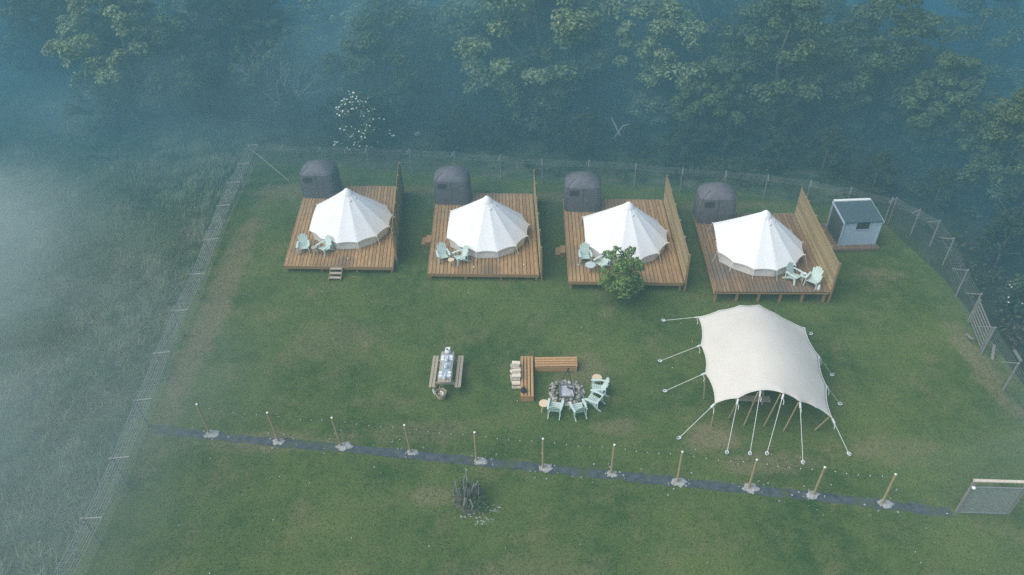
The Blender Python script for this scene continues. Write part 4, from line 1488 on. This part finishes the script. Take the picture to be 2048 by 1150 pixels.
# ------------------------------------------------------------------ the wood
def forest_tree(seed, R, Hh, lm_, low=.06, nc=70, nper=190, size=(.085, .15)):
    rg = np.random.default_rng(seed)
    t = empty('woodland_tree', (0, 0, 0))
    mb = MB()
    limbs(mb, rg, (0, 0, 0), Hh * .82, .05 + R * .035, 10, R * .8, .25)
    mb.build('trunk', M['bark'], t, smooth=True)
    cs, rr = [], []
    lobes = [(rg.uniform(0, 6.28), rg.uniform(.25, .95), rg.uniform(.55, 1.1)) for _ in range(7)]
    for k in range(nc):
        z_ = low + (1 - low) * rg.uniform(0, 1) ** .85
        prof = math.sin(math.pi * min(.97, .10 + .88 * (z_ - low) / (1 - low))) ** .6
        q = rg.uniform(0, 6.28)
        g_ = sum(w_ * math.exp(-((math.atan2(math.sin(q - a_), math.cos(q - a_))) ** 2) * 2 - (z_ - zz) ** 2 * 9) for a_, zz, w_ in lobes)
        r_ = R * prof * min(1.1, .55 + .5 * g_) * rg.uniform(.55, 1.0)
        cs.append((r_ * math.cos(q), r_ * math.sin(q), z_ * Hh))
        rr.append(rg.uniform(.10, .24) * R)
    np_mesh('crown', leaf_cloud(rg, np.array(cs), np.array(rr), nper, size, .8), 4, lm_, t)
    return t


PROTO = [forest_tree(1, 3.6, 8.5, M['leaf_pale'], nc=95), forest_tree(2, 3.2, 8.0, M['leaf'], nc=80), forest_tree(3, 3.0, 9.5, M['leaf_dark'], nc=80),
         forest_tree(4, 2.4, 6.0, M['leaf'], nc=60), forest_tree(5, 1.8, 3.6, M['leaf_dark'], nc=45, nper=110)]
usedp = set()


def place_tree(kind, x, y, sc, rz, lab, group='trees of the misty wood', name='woodland_tree', sz=None):
    if kind in usedp:
        t = copy_tree(PROTO[kind])
    else:
        t = PROTO[kind]
        usedp.add(kind)
    t.location = (x, y, 0)
    t.scale = (sc * 1.15, sc * 1.15, (sz or sc) * 1.05)
    t.rotation_euler = (0, 0, rz)
    return tag(t, lab, 'tree', group)


NAMED = [  # px, py of the crown middle, height of that middle, kind, scale, label
    (1075, 95, 5.3, 0, 1.35, 'large pale green tree crown at the top middle of the wood'),
    (1085, 195, 2.6, 3, .95, 'pale bushy tree low in front of the large pale crown'),
    (1310, 115, 4.8, 0, .95, 'pale green tree right of the large pale crown'),
    (255, 110, 4.8, 0, 1.12, 'broad pale tree at the upper left of the wood'),
    (200, 215, 2.0, 3, .72, 'small pale tree under the broad tree on the left of the wood'),
    (1480, 90, 5.0, 1, .9, 'mid green tree above the third privacy screen in the wood'),
    (1690, 130, 4.2, 1, .85, 'loose green tree high above the blue shed'),
    (1870, 235, 2.6, 3, 1.05, 'bushy green tree beyond the fence right of the blue shed'),
    (890, 265, 1.4, 4, .55, 'small pale shrub-like tree behind the second shower tent'),
    (1410, 230, 2.2, 3, .9, 'rounded green tree behind the third privacy screen'),
    (760, 130, 4.5, 1, .95, 'dim green tree above the white-flowered bush'),
    (1990, 330, 1.6, 3, .9, 'dark green tree at the right edge behind the wire fence'),
    (1560, 275, 1.6, 4, .95, 'low dark tree just beyond the fence behind the rightmost shower tent'),
    (420, 190, 2.6, 2, .55, 'dark slim tree between the broad pale tree and the bare tree')]
rt = random.Random(31)
for px, py, hz_, k, sc, lab in NAMED:
    p = G(px, py, hz_)
    place_tree(k, p.x, p.y, sc, rt.uniform(0, 6), lab)
FILL = [(-45, 66), (-38, 60), (-33, 69), (-26, 63), (-20, 58), (-15, 66), (-9, 60), (-12, 54), (-4, 66), (-4.5, 56), (2, 60), (8, 58), (9, 66), (14, 56), (17, 62), (20, 52), (23, 58), (25, 47), (28, 53), (29, 42), (31, 48), (33, 36), (36, 43), (37, 55), (40, 49), (28, 33), (-30, 57), (-24, 70), (31, 62), (44, 60), (-2, 74), (10, 76), (22, 72), (35, 70), (-14, 76), (-28, 80), (-42, 78), (-55, 72), (47, 72), (50, 55), (33, 29), (30, 24), (-17, 53), (-7.5, 52.5), (-22, 56), (6, 53), (11, 52), (17.5, 50), (21.5, 47), (25, 51), (-36, 58), (32, 40), (13, 59), (-1, 57), (-24, 52), (-28, 55), (-19.5, 55), (-10.5, 57), (-5.5, 50.5), (-8, 51), (5.5, 57), (15.5, 53), (19, 47), (27, 44), (30, 50), (23.5, 53), (34, 46), (38, 40), (28.5, 37), (-13.5, 60), (3.5, 61), (20, 57)]
FL = 'dim green tree deep in the misty wood behind the fence'
for i, (x, y) in enumerate(FILL):
    k = [2, 1, 2, 0, 2, 1][i % 6] if y > 54 else [3, 4, 1][i % 3]
    sc = rt.uniform(.8, 1.15)
    place_tree(k, x + rt.uniform(-1, 1), y + rt.uniform(-1, 1), sc, rt.uniform(0, 6), FL)
# low understorey along the fence
UND = [(-12, 48.5), (-8.5, 47.5), (-3.2, 46.5), (-.6, 45.6), (3.2, 45.4), (5.2, 44.4), (8.6, 44.6), (11.5, 43.2), (14.5, 43.8), (17.2, 41.3), (20.2, 41.2), (22.6, 39), (25.5, 37), (26, 31), (25.8, 27), (26.5, 22.5), (-15.5, 50), (6.8, 48), (1.2, 49.2), (12.5, 48), (17.5, 46)]
for i, (x, y) in enumerate(UND):
    place_tree(4, x, y, rt.uniform(.45, .85), rt.uniform(0, 6), 'low bushy sapling in the undergrowth just beyond the fence', 'saplings beyond the fence')

# undergrowth as one mass
rgu = np.random.default_rng(12)
n = 7000
x = rgu.uniform(-34, 52, n)
y = rgu.uniform(8, 80, n)
back = np.where(x < -6.5, 43.6 + (-6.5 - x) * 0.2, np.where(x < 14, 43.6 - (x + 6.5) * 0.185, 39.8 - (x - 14) * 0.35))
ok = ((y > back) | (x > 23.6)) & ~((x < -17.5) & (y < 50 + (x + 17) * -.35))
cs = np.stack([x[ok], y[ok], rgu.uniform(.0, .55, ok.sum())], 1)
np_u = np_mesh('undergrowth', leaf_cloud(rgu, cs, rgu.uniform(.35, .9, len(cs)), 34, (.06, .15), .6), 4, M['scrub'])
tag(np_u, 'dark brambly undergrowth covering the ground of the wood beyond the fence', 'undergrowth', kind='stuff')


# bare tree, flowering bushes, fallen branches
def bare_tree(loc, lab, Hh=6.3, seed=3, name='bare_tree'):
    rg = np.random.default_rng(seed)
    t = empty(name, loc, 0, lab, 'tree')
    tr, tw = MB(), MB()

    def grow(p, d, L_, r_, lev):
        q = p + d * L_ * .5 + Vector(rg.normal(size=3)) * .06 * L_
        e = q + (d + Vector(rg.normal(size=3)) * .12).normalized() * L_ * .5
        (tr if lev < 2 else tw).tube([p, q, e], [r_, r_ * .8, r_ * .55], 6 if lev < 2 else 4, cap=False)
        if lev < 4:
            for _ in range(int(rg.integers(2, 5)) if lev else 3):
                nd = (d + Vector(rg.normal(size=3)) * .45 + Vector((0, 0, .12))).normalized()
                grow(p.lerp(e, rg.uniform(.45, 1.0)), nd, L_ * rg.uniform(.5, .75), r_ * .55, lev + 1)
    for k in range(6):
        a_ = k * 1.05 + rg.uniform(-.3, .3)
        grow(Vector((.15 * math.cos(a_), .15 * math.sin(a_), 0)), Vector((.42 * math.cos(a_), .42 * math.sin(a_), 1)).normalized(), Hh * .42, .05, 0)
    tr.build('trunk', M['palebark'], t)
    tw.build('twigs', M['palebark'], t)
    return t


p = G(585, 236)
bare_tree((p.x, p.y, 0), 'bare pale multi-stemmed tree in the wood above the leftmost bell tent')


def flower_bush(loc, R, Hh, nfl, lab, seed, fs=(.04, .07)):
    rg = np.random.default_rng(seed)
    t = empty('flowering_bush', loc, 0, lab, 'bush', 'white flowering bushes beyond the fence')
    mb = MB()
    limbs(mb, rg, (0, 0, 0), Hh * .8, .05, 9, R * .9, .1)
    mb.build('stems', M['bark'], t, smooth=True)
    cs, rr = [], []
    for k in range(48):
        q, z_ = rg.uniform(0, 6.28), rg.uniform(.08, 1)
        r_ = R * (1.1 - .75 * z_) * rg.uniform(.2, 1)
        cs.append((r_ * math.cos(q), r_ * math.sin(q), z_ * Hh))
        rr.append(rg.uniform(.25, .5))
    cs, rr = np.array(cs), np.array(rr)
    np_mesh('foliage', leaf_cloud(rg, cs, rr, 60, (.06, .12)), 4, M['leaf'], t)
    mb = MB()
    for k in range(nfl):
        i = rg.integers(len(cs))
        d = rg.normal(size=3)
        d[1] = -abs(d[1])
        d[2] = abs(d[2])
        d /= np.linalg.norm(d)
        c = cs[i] + d * rr[i] * 1.02
        s_ = rg.uniform(*fs)
        mb.lathe([(s_ * .4, -s_ * .7), (s_ * .95, -s_ * .2), (s_, s_ * .2), (s_ * .5, s_ * .75)], 7, c)
    f = mb.build('blossom', M['blossom'], t, smooth=True)
    f['kind'] = 'stuff'
    return t


p = G(728, 306)
flower_bush((p.x, p.y, 0), 2.3, 4.4, 150, 'bush covered in white blossoms beyond the fence above the leftmost deck', 8)
p = G(1158, 262)
flower_bush((p.x, p.y, 0), .9, 1.9, 16, 'bush with a few white blossoms in front of the large pale crown', 14, (.035, .055))
p = G(2036, 612)
flower_bush((p.x, p.y, 0), 1.0, 1.6, 34, 'white flowering bush at the right edge beyond the barred gate', 15, (.04, .06))
b0_ = G(1222, 284, .1)
pts = [G(1222, 284, .1), G(1236, 266, .8), G(1246, 252, 1.2), G(1258, 249, 1.25), G(1276, 252, 1.1)]
o = MB().tube([q - b0_ for q in pts], [.085, .075, .06, .045, .03], 7).build('fallen_branch', M['palebark'], smooth=True)
o.location = b0_
tag(o, 'bent pale branch crossing another in the undergrowth behind the third tent', 'branch', 'pale branches in the undergrowth')
b0_ = G(1249, 295, .1)
pts = [G(1249, 295, .1), G(1240, 270, .95), G(1230, 250, 1.5), G(1222, 234, 1.9)]
o = MB().tube([q - b0_ for q in pts], [.08, .07, .05, .025], 7).build('fallen_branch', M['palebark'], smooth=True)
o.location = b0_
tag(o, 'straight pale branch leaning across the bent one behind the third tent', 'branch', 'pale branches in the undergrowth')
b0_ = G(835, 270, .2)
o = MB().box((0, 0, .12), (.45, .3, .22), taper=.7).build('boulder', M['rubble'], bevel=.05)
o.location = b0_
o.rotation_euler = (.2, .1, .4)
tag(o, 'pale grey boulder in the undergrowth right of the white-flowered bush', 'boulder')
for pts, lab in (([(1412, 55, 6), (1400, 25, 7), (1395, 5, 8)], 'thin bare sapling curving up through the trees at the top of the wood'), ([(1790, 180, 3), (1775, 150, 4), (1752, 126, 5)], 'thin bare sapling slanting through the trees above the shed'),
                 ([(1785, 120, 4), (1777, 90, 5), (1805, 35, 7)], 'thin bare forked sapling high above the shed')):
    b0_ = G(*pts[0])
    bl = Vector((b0_.x, b0_.y, 0))
    o = MB().tube([(0, 0, 0)] + [G(*q) - bl for q in pts], [.07, .05, .035, .02], 6).build('bare_sapling', M['palebark'], smooth=True)
    o.location = bl
    tag(o, lab, 'tree', 'bare saplings in the wood')

# ------------------------------------------------------------------ haze and drifting mist
def volume_mat(name, col, dens, wisps=0.0):
    hm = bpy.data.materials.new(name)
    hm.use_nodes = True
    hn = hm.node_tree
    hn.nodes.remove(hn.nodes['Principled BSDF'])
    pv = hn.nodes.new('ShaderNodeVolumePrincipled')
    pv.inputs['Color'].default_value = (*col, 1)
    pv.inputs['Density'].default_value = dens
    pv.inputs['Anisotropy'].default_value = 0.0
    hn.links.new(pv.outputs[0], hn.nodes['Material Output'].inputs['Volume'])
    if wisps:                                   # uneven drifting mist: noise, thinning out to the rim and upwards
        def mth(op, a, b):
            k = hn.nodes.new('ShaderNodeMath')
            k.operation = op
            for q, v in enumerate((a, b)):
                if isinstance(v, (int, float)):
                    k.inputs[q].default_value = v
                else:
                    hn.links.new(v, k.inputs[q])
            return k.outputs[0]
        tc = hn.nodes.new('ShaderNodeTexCoord')
        sp = hn.nodes.new('ShaderNodeSeparateXYZ')
        hn.links.new(tc.outputs['Object'], sp.inputs[0])
        rr = mth('ADD', mth('MULTIPLY', sp.outputs[0], sp.outputs[0]), mth('MULTIPLY', sp.outputs[1], sp.outputs[1]))
        fall = mth('MAXIMUM', mth('SUBTRACT', 1.0, rr), 0.0)
        nz = hn.nodes.new('ShaderNodeTexNoise')
        nz.inputs['Scale'].default_value = wisps
        nz.inputs['Detail'].default_value = 4
        nz.inputs['Roughness'].default_value = 0.6
        nz.inputs['Distortion'].default_value = 0.6
        hn.links.new(tc.outputs['Object'], nz.inputs[0])
        mr = hn.nodes.new('ShaderNodeMapRange')
        mr.inputs[1].default_value, mr.inputs[2].default_value = .38, .66
        mr.inputs[3].default_value, mr.inputs[4].default_value = .10, 1.0
        hn.links.new(nz.outputs[0], mr.inputs[0])
        hn.links.new(mth('MULTIPLY', mth('MULTIPLY', fall, mr.outputs[0]), dens), pv.inputs['Density'])
    return hm


hz_o = MB().box((0, 40, 13), (220, 180, 28)).build('haze', volume_mat('haze', HAZE_COLOR, HAZE_DENSITY))
tag(hz_o, 'thin blue morning haze hanging over the wood and lawn', 'haze', kind='stuff')


def mist(c, r, col, dens, lab, rz=0.0, seed=1, taper=1.6, wisps=0.0):
    """a low mound of mist that thins out towards its edge"""
    rg = np.random.default_rng(seed)
    n, m_ = 72, 16
    ph = rg.uniform(0, 6.28, 5)
    am = rg.uniform(.02, .10, 5)
    vs, fs = [], []
    for k in range(m_):
        q = 1.0 - k / (m_ - .5)
        for i in range(n):
            t = 2 * math.pi * i / n
            w = 1 + sum(a * math.sin((j + 2) * t + p) for j, (a, p) in enumerate(zip(am, ph)))
            lump = 1 + .35 * math.sin(3 * t + ph[0] + 5 * q) * math.sin(2 * t + ph[1] - 3 * q) * q * (1 - q) * 4
            vs.append((q * w * math.cos(t), q * w * math.sin(t), (1 - q * q) ** taper * lump))
    bo = len(vs)
    vs += [(x, y, -.02) for x, y, z in vs[:n]]
    for k in range(m_ - 1):
        for i in range(n):
            i2 = (i + 1) % n
            fs.append((k * n + i, k * n + i2, (k + 1) * n + i2, (k + 1) * n + i))
    fs.append(tuple((m_ - 1) * n + i for i in range(n)))
    fs += [(bo + i, bo + (i + 1) % n, (i + 1) % n, i) for i in range(n)]
    fs.append(tuple(bo + i for i in range(n))[::-1])
    o = MB().add(vs, fs).build('mist', volume_mat('mist', col, dens, wisps))
    o.location = c
    o.scale = r
    o.rotation_euler = (0, 0, rz)
    return tag(o, lab, 'mist', 'drifting banks of mist', 'stuff')


for args in MISTS:
    mist(*args)
